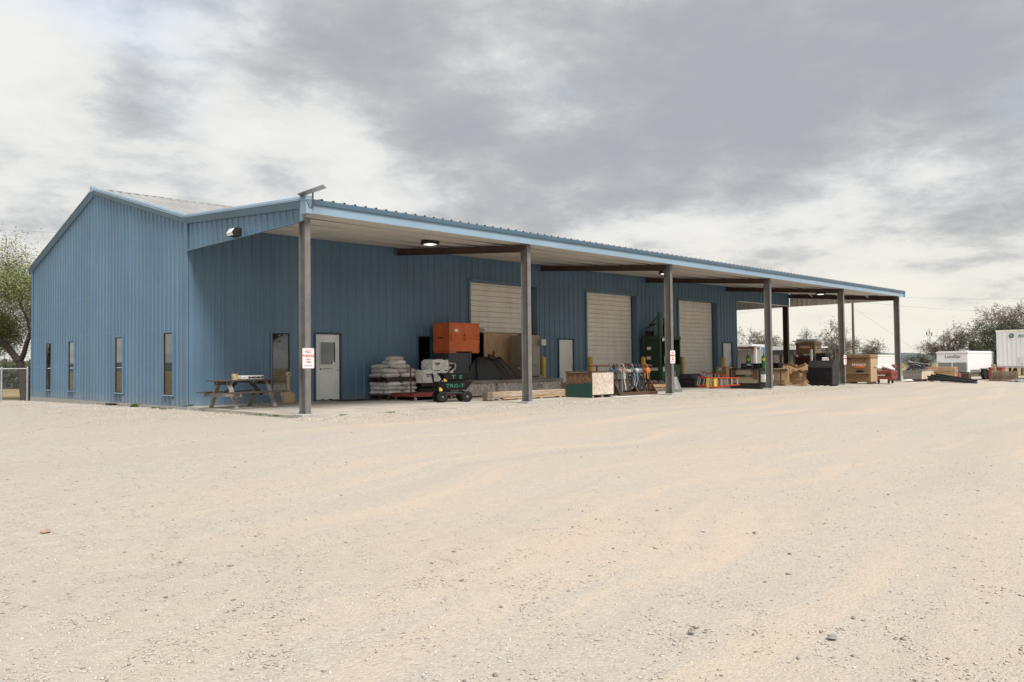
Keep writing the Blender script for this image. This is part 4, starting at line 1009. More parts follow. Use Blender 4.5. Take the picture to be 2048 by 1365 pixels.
sub('box', t_, 'cabinet_beige', ((0, .02, 0), (.26, .18, .25)), b=.012); sub('face', t_, 'roof_white', ((0.0, -.075, 0), (.24, .006, .23)), b=.002)
# bollards
def bollard(px, lab, base_yellow=True):
    x = at(px, 745, y=5.35).x; ztop = at(px, 715, y=5.35).z; t_ = thing('bollard', lab, 'bollard', (x, 5.35, slabz(0, 5.35)), 0, 'yellow bollards guarding the roller doors')
    q = MB(); q.lathe([(0, 0), (.10, 0), (.10, ztop-.06), (.093, ztop-.0), (.06, ztop+.035), (0, ztop+.05)], n=20); q.build('pipe', 'bollard_yellow', t_, smooth=False)
for px, lab in ((1087, 'yellow bollard beside the beige cabinet'), (1181, 'yellow bollard behind the left end of the harness rack'), (1287, 'yellow bollard next to the orange harness'), (1365, 'yellow bollard wrapped with a black hose'), (1447, 'yellow bollard in front of the farthest white door')): bollard(px, lab)
x = at(1365, 760, y=5.35).x; q = MB()
for k in range(26):
    a0, a1 = k*.55, (k+1)*.55; q.tube((x+.125*math.cos(a0), 5.35+.125*math.sin(a0), .25+.006*k), (x+.125*math.cos(a1), 5.35+.125*math.sin(a1), .25+.006*(k+1)), .017, 6)
q.path([(x+.12, 5.3, .25), (x+.35, 5.1, .2), (x+.5, 5.0, .02)], .016); q.lathe([(0, -.02), (.2, -.02), (.22, .06), (.1, .1), (0, .1)], (x, 5.35, .0), 14); one('hose', q, 'black_rubber', 'black rubber hose coiled round a yellow bollard', 'hose')
# long weathered crate
ca, cb_ = 8.35, at(1126, 780, y=4.35).x; cl_ = cb_-ca; ch = at(1000, 760, y=4.35).z-slabz(0, 4.4)
t_ = thing('long_crate', 'long weathered grey wooden crate with a top rail', 'crate', (ca+cl_/2, 4.62, slabz(0, 4.6)))
sub('side_panel', t_, 'osb_grey', ((0, -.25, ch*.46), (cl_-.04, .02, ch*.80)), ((0, .25, ch*.46), (cl_-.04, .02, ch*.80)), b=.002)
for s_ in (-1, 1): sub('end_panel', t_, 'osb_grey', ((s_*(cl_/2-.03), 0, ch*.46), (.02, .46, ch*.8)), b=.002)
for sy in (-.28, .28):
    q = MB(); q.box((0, sy, ch-.055), (cl_, .04, .11), None, .005); q.build('top_rail', 'wood_grey', t_)
for k in range(4):
    q = MB(); q.box((-cl_/2+.06+k*(cl_-.12)/3, -.283, (ch-.11)/2+.03), (.09, .04, ch-.19), None, .005); q.build('batten', 'wood_grey', t_)
for k in range(6): q = MB(); q.box((-cl_/2+.3+k*(cl_-.6)/5, 0, .03), (.10, .56, .06), None, .004); q.build('skid', 'wood_dark', t_)
sub('floor', t_, 'wood_dark', ((0, 0, .09), (cl_-.1, .46, .02)))
text('THIS SIDE', .07, 'red_brown', t_, (cl_/2-1.25, -.263, ch*.58), bold=.001); text('TOWARD', .07, 'red_brown', t_, (cl_/2-1.25, -.263, ch*.45), bold=.001)
one('steel_channel', MB().bar((-1.0, 0, 0), (1.0, 0, .06), .10, .05), 'dark_red_steel', 'dark red steel channel lying across the long crate', 'beam', (at(1040, 756, y=4.6).x, 4.6, ch+.0), .02)
# timber beam on blocks
ta = at(970, 790, y=2.0).x; tb = at(1138, 785, y=2.0).x; zb = slabz(0, 2)
t_ = thing('timber_bundle', 'long pale timber beam lying on blocks before the long crate', 'timber', ((ta+tb)/2, 2.0, zb)); tl = tb-ta
q = MB(); q.box((.1, 0, .185), (tl-.25, .20, .17), None, .008); q.build('beam', 'wood_white', t_)
q = MB(); q.box((.25, -.02, .062), (tl-.9, .18, .045), Matrix.Rotation(-.008, 3, 'Y'), .008); q.build('plank', 'wood_new', t_)
q = MB(); q.box((tl/2-.12, 0, .17), (.26, .26, .20), Matrix.Rotation(.12, 3, 'Y'), .02); q.build('end_block', 'wood_white', t_)
q = MB(); q.box((-tl/2+.09, -.02, .145), (.22, .24, .26), None, .012); q.build('end_cap', 'wood_pallet', t_)
for k in (-.36, -.14, .12, .36): q = MB(); q.box((k*tl, 0, .02), (.11, .22, .04), None, .004); q.build('bearer', 'wood_new', t_)
# osb bin
bx0 = 10.95; t_ = thing('osb_bin', 'square strand board bin with faded green paint on one side', 'bin', (bx0+.57, 1.27, slabz(0, 1.2)))
hb = at(1188, 744, y=.72).z-slabz(0, .7)
sub('side_board', t_, 'osb_brown', ((-.56, 0, hb/2), (.02, 1.12, hb-.04)), b=.002)
sub('front_board', t_, 'osb_white', ((0, -.56, hb/2+.04), (1.10, .02, hb-.12)), b=.002); sub('side_board', t_, 'osb_brown', ((.56, 0, hb/2), (.02, 1.12, hb-.04)), b=.002); sub('back_board', t_, 'osb_white', ((0, .56, hb/2+.04), (1.1, .02, hb-.12)), b=.002)
sub('rim', t_, 'wood_dark', ((-.575, 0, hb+.0), (.06, 1.2, .03)), ((0, -.57, hb), (1.08, .05, .026)), ((0, .57, hb), (1.08, .05, .026)), ((.575, 0, hb), (.06, 1.2, .03)))
for k in (-.5, 0, .5): q = MB(); q.box((k, 0, .04), (.09, 1.08, .08), None, .004); q.build('skid', 'wood_grey', t_)
sub('floor_board', t_, 'osb_white', ((0, 0, .10), (1.08, 1.08, .02)))
# bits behind the bin
p = at(1130, 775, y=4.0); t_ = thing('tool_bucket', 'grey bucket with wire handle at the end of the long crate', 'bucket', (at(1131, 770, y=4.55).x+.1, 4.5, slabz(0, 4.5)))
q = MB(); q.lathe([(0, 0), (.14, 0), (.17, .33), (.18, .34), (.165, .34), (.135, .02), (0, .02)], n=18); q.build('pail', 'rim_grey', t_); q = MB(); q.path([(.17*math.cos(a), 0, .33+.14*math.sin(a)) for a in np.linspace(0, math.pi, 9)], .006); q.build('bail', 'chrome', t_)
t_ = thing('utility_crate', 'brown crate with a bent black hose behind the strand board bin', 'crate', (at(1150, 770, y=2.6).x, 2.6, slabz(0, 2.6)))
sub('body', t_, 'wood_pallet', ((0, 0, .28), (.7, .7, .36)), b=.01); sub('base', t_, 'wood_dark', ((0, 0, .05), (.8, .8, .10)))
q = MB(); q.path([(-.35, -.2, .1), (-.42, -.25, .40), (-.30, -.25, .58), (-.05, -.2, .62), (.05, -.2, .48)], .02); q.build('hose', 'black_rubber', t_)
sub('cap', t_, 'white_paint', ((-.02, -.22, .63), (.10, .08, .05)))

# ---------------------------------------------------------------- harness rack
ra = at(1178, 731, y=1.35).x; rb = at(1302, 731, y=1.35).x; rz_ = slabz(0, 1.3); bz = at(1240, 731, y=1.35).z-rz_
t_ = thing('harness_rack', 'rusty brown steel rack with a long top pipe and channel base', 'rack', (0, 1.35, rz_))
q = MB(); q.tube((ra, 0, bz), (rb, 0, bz-.02), .034, 10); q.build('top_pipe', 'brown_rust', t_)
ba_ = at(1231, 789, y=1.2).x; bb_ = at(1306, 789, y=1.2).x
for sy in (-.32, .32): q = MB(); q.box(((ba_+bb_)/2, sy, .055), (bb_-ba_, .09, .11), None, .006); q.build('base_channel', 'brown_rust', t_)
for fx in (.02, .5, .98):
    x = ba_+(bb_-ba_)*fx; q = MB(); q.bar((x, -.32, .08), (x, 0, .55), .05, .05); q.bar((x, .32, .08), (x, 0, .55), .05, .05); q.bar((x, 0, .08), (x, 0, bz-.02), .055, .055); q.bar((x, -.36, .04), (x, .36, .04), .06, .06); q.build('stand', 'brown_rust', t_)
q = MB(); q.bar((ra+.42, 0, bz), (ra+.42, 0, bz-.28), .05, .05); q.build('drop_bracket', 'brown_rust', t_)
for zz_ in (.42, .60): q = MB(); q.tube((ba_+.9, -.05, zz_), (bb_, -.05, zz_), .014, 6); q.build('side_rail', 'brown_rust', t_)
def harness(px, m1, m2, lab, ln=.75, big=1.0):
    big *= .72
    x = at(px, 740, y=1.30).x; r_ = random.Random(px); t2 = thing('safety_harness', lab, 'harness', (x, 1.30, rz_+bz), r_.uniform(-.5, .5), 'harnesses hung on the rack')
    q = MB(); q.path([(.0, -.12, -.16), (-.05, -.05, .035), (0, .05, .05), (.05, .1, -.16)], .018, 6); q.build('shoulder_loop', m1, t2)
    bm = bmesh.new(); bmesh.ops.create_icosphere(bm, subdivisions=2, radius=1)
    for v in bm.verts: v.co = Vector((v.co.x*.13*big, v.co.y*.09-.07, v.co.z*.14*big-.20))*(1+.10*math.sin(7*v.co.x+px)+r_.uniform(-.06, .06))
    me = bpy.data.meshes.new('pad'); bm.to_mesh(me); bm.free(); me.materials.append(MATS[m2]); link('pad', me, t2)
    q = MB()
    for k in range(3):
        xx = r_.uniform(-.13, .13); yy = -.08+r_.uniform(-.06, .06); l_ = ln*r_.uniform(.6, 1.0); x2 = xx+r_.uniform(-.06, .06)
        q.bar((xx, yy, -.22), (x2, yy, -.22-l_*.5), .006, .045, 0, (1, 0, 0)); q.bar((x2, yy, -.22-l_*.5), (xx*.6, yy-.02, -.22-l_), .006, .045, 0, (1, 0, 0))
    q.build('webbing', m1, t2)
    q = MB(); q.box((r_.uniform(-.1, .1), -.1, -.25-ln*.75), (.07, .03, .08), None, .008); q.box((r_.uniform(-.1, .1), -.1, -.36), (.05, .03, .05), None, .008); q.build('buckle', 'harness_grey', t2)
for a in ((1221, 'harness_grey', 'harness_blue', 'dark blue safety harness hanging nearest the strand board bin'), (1229, 'harness_black', 'harness_blue', 'navy safety harness with black webbing on the rack'),
          (1236, 'harness_grey', 'harness_pink', 'faded pink safety harness with pale straps on the rack'), (1245, 'harness_white', 'harness_pink', 'pale pink harness with white straps on the rack'),
          (1253, 'harness_black', 'harness_white', 'thin white and black harness at the middle post of the rack', .6, .6), (1259, 'harness_black', 'harness_green', 'olive green safety harness on the rack'),
          (1265, 'harness_grey', 'harness_black', 'black safety harness with grey webbing on the rack', .7, .8), (1270, 'harness_blue', 'harness_white', 'white padded harness with blue webbing on the rack', .8, 1.0),
          (1277, 'harness_blue', 'harness_grey', 'grey padded harness with blue webbing on the rack'), (1283, 'harness_black', 'harness_red', 'maroon coiled harness hanging beside the orange one', .7, 1.25),
          (1292, 'harness_orange', 'harness_orange', 'bright orange harness hanging at the end of the rack', .3, 1.15)): harness(*a)
for px, m_, lab in ((1240, 'wood_dark', 'dark brown bin standing under the harness rack'), (1272, 'label_black', 'black box standing under the harness rack')):
    x = at(px, 780, y=1.4).x; q = MB(); q.box((0, 0, .22), (.55, .36, .42), None, .02); q.box((0, 0, .44), (.59, .40, .03), None, .008); one('storage_bin', q, m_, lab, 'bin', (x, 1.36, rz_+.115))
x = at(1223, 785, y=1.75).x; q = MB(); q.box((0, 0, .2), (.42, .34, .28), None, .015); q.box((-.12, 0, .03), (.06, .3, .06)); q.box((.12, 0, .03), (.06, .3, .06)); one('white_box', q, 'white_paint', 'white box on skids between the strand board bin and harness rack', 'box', (x, 1.75, rz_))
x = at(1262, 793, y=.35).x; one('flat_board', MB().box((0, 0, .008), (1.9, .30, .012), None, .002), 'roof_white', 'thin white board lying flat on the slab before the rack', 'board', (x+.1, .42, slabz(0, .4)+.001), R(-3))

# ---------------------------------------------------------------- green baler
ga = 21.15; gy0 = 4.75; gz0 = slabz(0, 5)
t_ = thing('baler', 'dark green steel vertical baler with a tall ram post', 'baler', (0, 0, gz0))
yb1 = at(1288, 720, x=ga).y; yb0 = at(1322, 720, x=ga).y; top = at(1320, 677, x=ga).z-gz0
gx1 = ga+1.55
sub('side_wall', t_, 'green_steel', ((ga+.03, (yb0+yb1)/2, top/2+.06), (.06, yb1-yb0, top-.12)), b=.006)
sub('side_rib', t_, 'green_steel', ((ga-.02, yb1-.06, top/2), (.06, .10, top)), ((ga-.02, yb0+.06, top/2), (.08, .12, top)), ((ga-.015, (yb0+yb1)/2, top-.05), (.05, yb1-yb0-.25, .10)), ((ga-.015, (yb0+yb1)/2, top*.46), (.05, yb1-yb0-.25, .10)), b=.005)
sub('far_wall', t_, 'green_steel', ((gx1, (yb0+yb1)/2, top/2+.06), (.06, yb1-yb0, top-.12)), b=.006)
sub('back_wall', t_, 'green_steel', (((ga+gx1)/2, yb1-.03, top/2+.06), (gx1-ga-.06, .06, top-.12)))
sub('chamber_door', t_, 'green_light', (((ga+gx1)/2, yb0+.0, .62), (gx1-ga-.12, .05, .62)), ((((ga+gx1)/2), yb0-.02, .18), (gx1-ga-.12, .06, .22)), ((((ga+gx1)/2), yb0-.04, .96), (gx1-ga-.12, .08, .06)), b=.006)
sub('head_beam', t_, 'green_steel', (((ga+gx1)/2, (yb0+yb1)/2, top+.03), (gx1-ga+.16, yb1-yb0, .16)), b=.008)
sub('caution_plate', t_, 'sign_red', ((ga+.50, yb0-.045, top-.06), (.46, .012, .14))); sub('white_plate', t_, 'sign_white', ((ga+.15, yb0-.045, top-.06), (.16, .012, .14)))
for yy_, zz_, ww_ in ((.62, .80, .22), (.64, .60, .22), (.45, .37, .62)): sub('label', t_, 'sign_white', ((ga-.05, yb0+yy_, top*zz_), (.01, ww_, .14)), b=0)
sub('paper_sheet', t_, 'sign_white', ((ga+.42, yb0-.03, 1.25), (.36, .012, .36))); sub('warning_label', t_, 'sign_white', ((ga+.70, yb0-.045, .82), (.40, .012, .22)), ((ga+.15, yb0-.045, .82), (.12, .012, .2)))
sub('orange_label', t_, 'label_orange', ((ga+.70, yb0-.055, .88), (.36, .01, .06)), ((ga+.7, yb0-.055, 1.03), (.5, .01, .04)))
rp_ = at(1322, 624, x=ga+.25); q = MB(); q.tube((ga+.35, yb0+.25, top), (ga+.35, yb0+.25, rp_.z-gz0), .11, 14); q.build('ram_cylinder', 'green_light', t_)
q = MB(); q.box((ga+.95, yb0+.35, top+.38), (.62, .5, .55), None, .03); q.tube((ga+.95, yb0+.3, top+.6), (ga+.95, yb0+.3, top+.95), .17, 14); q.box((ga+.2, yb0+.75, top+.2), (.3, .3, .3), None, .02); q.build('power_pack', 'label_black', t_)
q = MB(); q.path([(ga+.35, yb0+.3, rp_.z-gz0-.1), (ga+.2, yb0+.75, rp_.z-gz0-.6), (ga+.3, yb0+.45, top+.7), (ga+.2, yb0+.9, top+.5), (ga+.2, yb0+.9, top+.1)], .022); q.build('hydraulic_hose', 'black_rubber', t_)
q = MB(); q.bar((ga+.05, yb0-.08, 1.0), (gx1-.1, yb0-.08, 1.0), .04, .04); q.build('latch_bar', 'green_light', t_)
sub('foot', t_, 'green_steel', ((ga+.1, yb0+.1, .03), (.2, .3, .06)), ((gx1-.1, yb0+.1, .03), (.2, .3, .06)), ((ga+.1, yb1-.15, .03), (.2, .3, .06)), ((gx1-.1, yb1-.15, .03), (.2, .3, .06)))
# pallets with hardware in front of baler
px_ = at(1320, 780, y=2.55).x; pallet(px_, 2.9, slabz(0, 2.9), R(4), 'lower pallet of the pair before the green baler', 'wood_pallet')
pallet(px_+.05, 2.92, slabz(0, 2.9)+.139, R(-3), 'upper pallet carrying black fittings before the green baler', 'wood_new')
r_ = random.Random(3)
for k in range(12):
    q = MB(); a = r_.uniform(0, 3.1); l_ = r_.uniform(.10, .22)
    q.tube((-l_*math.cos(a), -l_*math.sin(a), .05), (l_*math.cos(a), l_*math.sin(a), .05+r_.uniform(0, .06)), .045, 8); q.box((0, 0, .07), (.10, .12, .14), Matrix.Rotation(a, 3, 'Z'), .01)
    one('pipe_fitting', q, ['label_black', 'grey_steel', 'label_black', 'brown_rust'][k % 4] if k % 6 else 'harness_grey', 'small metal pipe fitting piled on the upper pallet before the baler', 'fitting', (px_-.48+.088*k, 2.6+.5*r_.random(), slabz(0, 2.9)+.279), 0, 'pipe fittings on the pallet')
# pale funnel behind the third post
t_ = thing('drum_cone', 'grey conical hopper standing behind the post beside the baler', 'hopper', (at(1349, 775, y=1.6).x, 1.6, slabz(0, 1.6)))
q = MB(); q.lathe([(0, 0), (.30, 0), (.30, .10), (.27, .12), (.12, .55), (.10, .58), (0, .58)], n=22); q.build('cone', 'rim_grey', t_); q = MB(); q.lathe([(.06, .58), (.06, .8), (0, .8)], n=12); q.build('neck', 'grey_steel', t_)
# grey truck box, ladders
t_ = thing('grey_tote', 'dark grey tote with a sloped clear lid beside the ladders', 'tote', (at(1384, 770, y=4.1).x, 4.1, slabz(0, 4.1)))
q = MB(); q.box((0, 0, .19), (.9, .95, .38), None, .03); q.build('tub', 'grey_plastic', t_); q = MB(); q.prism([(-.48, .39), (.48, .39), (.30, .60), (-.10, .62)], -.44, .44, 'x'); q.build('lid', 'grey_steel', t_)
def ladder(loc, rot, L, lab, w0=.42, caps=False, a_frame=True):
    t2 = thing('ladder', lab, 'ladder', loc, 0, 'orange fibreglass ladders lying on the slab'); t2.rotation_euler = rot
    w1 = w0*.62
    for sy in (-1, 1):
        q = MB(); q.bar((0, sy*w0/2, 0), (L, sy*w1/2, 0), .035, .075, .004); q.build('rail', 'orange_glass', t2)
    n = int(L/.2)
    for k in range(n):
        u = (k+.6)/n; ww = w0+(w1-w0)*u; q = MB(); q.box((L*u, 0, 0), (.035, ww-.036, .06), None, .004); q.build('rung', 'aluminium', t2)
    if a_frame:
        for sy in (-1, 1):
            q = MB(); q.bar((.05, sy*w0/2*.96, .16), (L, sy*w1/2*.9, .085), .03, .055, .004); q.build('rear_rail', 'orange_glass', t2)
        for k in range(0, n, 2):
            u = (k+.6)/n; ww = w0+(w1-w0)*u; q = MB(); q.box((L*u, 0, .16-.07*u), (.03, ww-.05, .03), None, .004); q.build('rear_brace', 'aluminium', t2)
    if caps:
        for xx in (-.03, .30): q = MB(); q.box((xx, 0, .08), (.09, w0-.04, .16), None, .012); q.build('foot_plate', 'yellow_bright', t2)
    return t2
# camera sees these nearly along +x: they lie across the view, long axis along -y
lz = slabz(0, 3)
ladder((22.6, at(1400, 760, x=22.6).y, .36), (R(78), R(5), R(-84)), 2.0, 'orange ladder propped on its edge with white rungs showing', .62)
ladder((22.0, at(1394, 760, x=22.0).y, .21), (R(70), R(1), R(-88)), 1.9, 'orange ladder lying on its edge against the propped one', .44)
ladder((20.9, at(1419, 760, x=20.9).y, .21), (R(84), R(-3), R(-84)), 1.35, 'orange ladder with yellow feet lying on its edge', .44, True)
# brown carton behind welder
t_ = thing('tall_carton', 'brown cardboard carton standing beside the far bollard', 'carton', (at(1449, 750, y=4.3).x, 4.3, slabz(0, 4.3)))
sub('carton_body', t_, 'cardboard', ((0, 0, .45), (.62, .55, .90)), b=.01); sub('label', t_, 'sign_white', ((-.314, .05, .78), (.006, .2, .14)))
# welder generator
wx = 21.5; wy1 = at(1459, 760, x=wx).y; wy0 = at(1520, 760, x=wx).y; wz = slabz(0, wy0); wh = at(1520, 737, x=wx).z-wz; wd = 1.0
t_ = thing('welding_generator', 'tan and black welding generator with vented panels', 'generator', (wx, (wy0+wy1)/2, wz)); wl = wy1-wy0
sub('skid_base', t_, 'label_black', ((wd/2, 0, .13), (wd-.02, wl, .22)), b=.012)
sub('skid_foot', t_, 'label_black', ((wd/2, -wl/2+.25, .02), (wd-.1, .15, .04)), ((wd/2, wl/2-.25, .02), (wd-.1, .15, .04)))
sub('frame', t_, 'label_black', ((.03, -wl/2+.03, .24+(wh-.24)/2), (.07, .07, wh-.24)), ((.03, wl/2-.03, .24+(wh-.24)/2), (.07, .07, wh-.24)), ((wd-.04, -wl/2+.03, .24+(wh-.24)/2), (.06, .06, wh-.24)), ((wd/2, 0, wh-.02), (wd, wl-.01, .05)))
sub('side_cover', t_, 'welder_tan', ((.04, 0, .24+(wh-.29)/2), (.03, wl-.13, wh-.30)), b=.006)
for yy in [-.56+k*.04 for k in range(5)]+[.42+k*.04 for k in range(5)]: sub('vent_slot', t_, 'label_black', ((.02, yy, .62), (.012, .016, .42)), b=0)
for yy in (-.40, -.33): sub('vent_grille', t_, 'brown_blind', ((.02, yy, .80), (.014, .045, .22)), b=0)
sub('stripe', t_, 'label_black', ((.018, 0, .56), (.016, .86, .085)), b=.002); text('WELDER', .06, 'cabinet_beige', t_, (.008, -.16, .56), '-x', bold=.001); sub('badge', t_, 'sign_red', ((.012, -.42, .56), (.016, .09, .09)), b=.01)
sub('inner_panel', t_, 'grey_steel', ((wd*.55, -wl/2+.10, .72), (.8, .03, wh-.55)), b=.004)
sub('white_carton', t_, 'bag_paper', ((wd*.5, -wl/2-.06, .50), (.72, .20, .20)), ((wd*.5, -wl/2-.05, .34), (.74, .2, .10)), b=.01)
q = MB(); r_ = random.Random(5)
for k in range(9): q.path([(.25+.35*r_.random(), -.35+.7*r_.random(), wh+.02), (.2+.4*r_.random(), -.4+.8*r_.random(), wh+.08+.1*r_.random()), (.25+.4*r_.random(), -.4+.8*r_.random(), wh+.03)], .028)
q.box((.3, .1, wh+.06), (.3, .3, .08), Matrix.Rotation(.4, 3, 'Z'), .02); cab = one('cable_heap', q, 'black_rubber', 'heap of black welding cable on top of the generator', 'cable', (wx, (wy0+wy1)/2, wz))
q = MB(); q.box((.35, -.05, wh+.13), (.16, .22, .05), Matrix.Rotation(.3, 3, 'X'), .01); one('grey_clamp', q, 'harness_grey', 'pale grey clamp lying on the black welding cable', 'clamp', (wx, (wy0+wy1)/2, wz))
# gas cylinders, table, dark bin behind
def cyl(px, x, lab):
    p = at(px, 728, x=x); t2 = thing('gas_cylinder', lab, 'gas cylinder', (x, p.y, slabz(0, min(p.y, 6))), 0, 'green gas cylinders')
    q = MB(); q.lathe([(0, 0), (.115, 0), (.115, 1.32), (.10, 1.38), (.05, 1.43), (.03, 1.44), (.03, 1.48), (0, 1.48)], n=18); q.build('tank', 'green_tank', t2); q = MB(); q.box((0, 0, 1.53), (.06, .06, .10), None, .01); q.tube((-.08, 0, 1.55), (.08, 0, 1.55), .018, 8); q.build('valve', 'chrome', t2)
    q = MB(); q.pts([(.118*math.cos(a), .118*math.sin(a), z_) for a in np.linspace(R(150), R(240), 7) for z_ in (1.18, 1.30)], [(2*i, 2*i+1, 2*i+3, 2*i+2) for i in range(6)]); q.build('label', 'yellow_label', t2)
cyl(1497, 27.0, 'green gas cylinder with yellow label beside the blue wall end'); cyl(1528, 26.0, 'green gas cylinder with yellow label beside the fourth post')
tx = 25.2; ty1 = at(1503, 745, x=tx).y; ty0 = at(1549, 745, x=tx).y
t_ = thing('work_table', 'bare wood topped steel work table behind the generator', 'table', (tx+.4, (ty0+ty1)/2, slabz(0, 1.5)))
sub('top', t_, 'wood_pallet', ((0, 0, .80), (.8, ty1-ty0, .05)), b=.006)
for sx in (-.35, .35):
    for sy in (-1, 1): q = MB(); q.box((sx, sy*((ty1-ty0)/2-.08), .39), (.05, .05, .77), None, .003); q.build('leg', 'grey_steel', t_)
bx_ = 29.0; by1 = at(1482, 730, x=bx_).y; by0 = at(1556, 730, x=bx_).y
t_ = thing('steel_bin', 'black steel scrap bin standing behind the gas cylinders', 'bin', (bx_+.6, (by0+by1)/2, -.05)); bl_ = by1-by0
sub('bin_wall', t_, 'label_black', ((-.6, 0, .6), (.04, bl_, .95)), ((.6, 0, .6), (.04, bl_, .95)), ((0, -bl_/2, .6), (1.16, .04, .95)), ((0, bl_/2, .6), (1.16, .04, .95)))
sub('bin_floor', t_, 'label_black', ((0, 0, .12), (1.16, bl_-.04, .03))); sub('runner', t_, 'label_black', ((-.45, 0, .05), (.1, bl_-.1, .10)), ((.45, 0, .05), (.1, bl_-.1, .10)))
# ---------------------------------------------------------------- cardboard heap
def carton(px, py, x, dims, rot, lab, open_=True):
    dims = tuple(d*.72 for d in dims)
    p = at(px, py, x=x); t2 = thing('cardboard_box', lab, 'carton', (x, p.y, max(p.z, slabz(0, 1)+.02)), 0, 'crumpled cartons heaped behind the fourth post'); t2.rotation_euler = rot
    a, b_, c = dims; th = .012
    sub('wall', t2, 'cardboard', ((-a/2, 0, c/2), (th, b_, c)), ((a/2, 0, c/2), (th, b_, c)), ((0, -b_/2, c/2), (a-th, th, c)), ((0, b_/2, c/2), (a-th, th, c)), b=0)
    sub('bottom', t2, 'cardboard', ((0, 0, th/2+.002), (a-.03, b_-.03, th)), b=0)
    q = MB(); ang = random.uniform(.5, 1.2)
    q.bar((-a/2, 0, c), (-a/2-.3*a*math.sin(ang), 0, c+.3*a*math.cos(ang)), b_, th); q.bar((0, -b_/2, c), (0, -b_/2-.3*a*math.sin(ang), c+.3*a*math.cos(ang)*.8), a, th, 0, (1, 0, 0)); q.build('flap', 'cardboard', t2)
CB = 27.2
for px, py, dx, dims, rot, lab in ((1560, 771, -.6, (.9, .75, .10), (0, .08, .3), 'flattened carton lying beside the fourth post'), (1563, 764, 0, (.5, .95, .75), (0, .18, .15), 'big open carton leaning at the fourth post'),
        (1580, 768, .5, (.6, .9, .55), (.1, 0, .5), 'open carton in the middle of the cardboard heap'), (1597, 768, .35, (.6, .8, .65), (-.1, .1, -.3), 'carton beside the black container'),
        (1578, 746, .6, (.55, .6, .42), (.4, .3, .6), 'crumpled carton on top of the cardboard heap'), (1592, 752, .5, (.5, .75, .30), (.5, -.3, 1.1), 'torn carton tipped over near the heap top'), (1607, 745, .7, (.5, .6, .32), (-.35, .3, .2), 'carton wedged against the black container'),
        (1603, 771, -.7, (.42, .55, .30), (0, 0, .1), 'small carton on the slab before the black container'), (1568, 744, .8, (.4, .35, .35), (.3, .5, .9), 'small torn carton high on the heap')):
    carton(px, py, CB+dx, dims, rot, lab)
one('brown_board', MB().bar((0, -.7, 0), (0, .6, .10), .08, .04), 'wood_new', 'loose board sticking out of the cardboard heap', 'board', (26.3, at(1580, 770, x=26.3).y, slabz(0, .8)+.03))
# ---------------------------------------------------------------- black container
kx = 27.0; ky1 = at(1616, 750, x=kx).y; ky0 = at(1665, 750, x=kx).y; kz = slabz(0, max(ky0, 0)); kh = at(1665, 721, x=kx).z-kz; kl = ky1-ky0; kw = .75
t_ = thing('black_container', 'black plastic storage container with chamfered top edges', 'container', (kx, (ky0+ky1)/2, kz))
q = MB(); q.prism([(0, .07), (kw, .07), (kw, kh*.74), (kw-.14, kh), (.14, kh), (0, kh*.74)], -kl/2, kl/2, 'y'); q.build('shell', 'grey_plastic', t_)
sub('front_panel', t_, 'black_plastic', ((-.006, 0, kh*.40), (.02, kl-.06, kh*.62)), b=.006)
sub('fork_pocket', t_, 'label_black', ((kw*.35, -kl/2-.002, .40), (.05, .01, .13)), ((kw*.68, -kl/2-.002, .40), (.05, .01, .13)), b=0)
sub('skid', t_, 'label_black', ((kw/2, -kl/2+.15, .035), (kw-.1, .2, .07)), ((kw/2, kl/2-.15, .035), (kw-.1, .2, .07)), ((kw/2, 0, .035), (kw-.1, .2, .07)))
sub('seam', t_, 'label_black', ((kw/2, -kl/2-.002, kh*.58), (kw-.08, .008, .02)), ((kw/2, -kl/2-.002, kh*.74), (kw-.1, .008, .015)), b=0)
for k in range(4): sub('scrap_paper', t_, 'sign_white', ((-.05, -kl/2+.2+k*.3, .012), (.06, .12+.04*(k % 2), .02)), b=0)
# stack behind: maroon chest with tan chest on it
def chest(name, lab, x, pxa, pxb, z0, zt_, dx, m, txt, mt, parts=True, back=None):
    ya, yb = at(pxa, 730, x=x).y, at(pxb, 730, x=x).y; l_ = ya-yb; h_ = zt_-z0
    t2 = thing(name, lab, 'chest', (x, (ya+yb)/2, z0))
    sub('body', t2, m, ((dx/2, 0, .08+(h_-.26)/2), (dx, l_, h_-.26)), b=.012)
    sub('lid', t2, m, ((dx/2-.015, 0, h_-.10), (dx+.05, l_+.03, .16)), b=.02)
    sub('skid', t2, m, ((dx/2, -l_/2+.16, .04), (dx-.06, .12, .08)), ((dx/2, l_/2-.16, .04), (dx-.06, .12, .08)))
    sub('end_face', t2, 'tan_lit' if m == 'tan_steel' else m, ((dx/2, -l_/2-.004, .08+(h_-.30)/2), (dx-.06, .014, h_-.36)), b=.004)  # tan chests: brighter light on this end is put into a paler tan
    for yy in (-.3, .3): sub('latch', t2, 'grey_steel', ((-.02, yy*l_, h_-.22), (.03, .07, .12)), b=.006)
    sub('side_handle', t2, 'label_black', ((dx/2, -l_/2-.02, h_*.55), (.16, .03, .03)), ((dx/2-.075, -l_/2-.014, h_*.55-.02), (.02, .02, .06)), ((dx/2+.075, -l_/2-.014, h_*.55-.02), (.02, .02, .06)))
    if txt:
        if mt == 'label_orange':
            sub('logo_plate', t2, 'label_orange', ((-.012, -.05*l_, h_*.60), (.012, l_*.42, .16)), b=.003)
            text(txt, .17, 'sign_white', t2, (-.022, -.05*l_, h_*.64), '-x', sx=1.0, bold=.005)
        else:
            sub('logo_plate', t2, 'sign_white', ((-.010, -.0, h_*.64), (.012, l_*.40, .17)), b=.004); text(txt, .15, mt, t2, (-.018, 0, h_*.64), '-x', sx=.85, bold=.006)
    return t2, (ya+yb)/2, l_
stx = 32.3
mz = at(1605, 713, x=stx).z
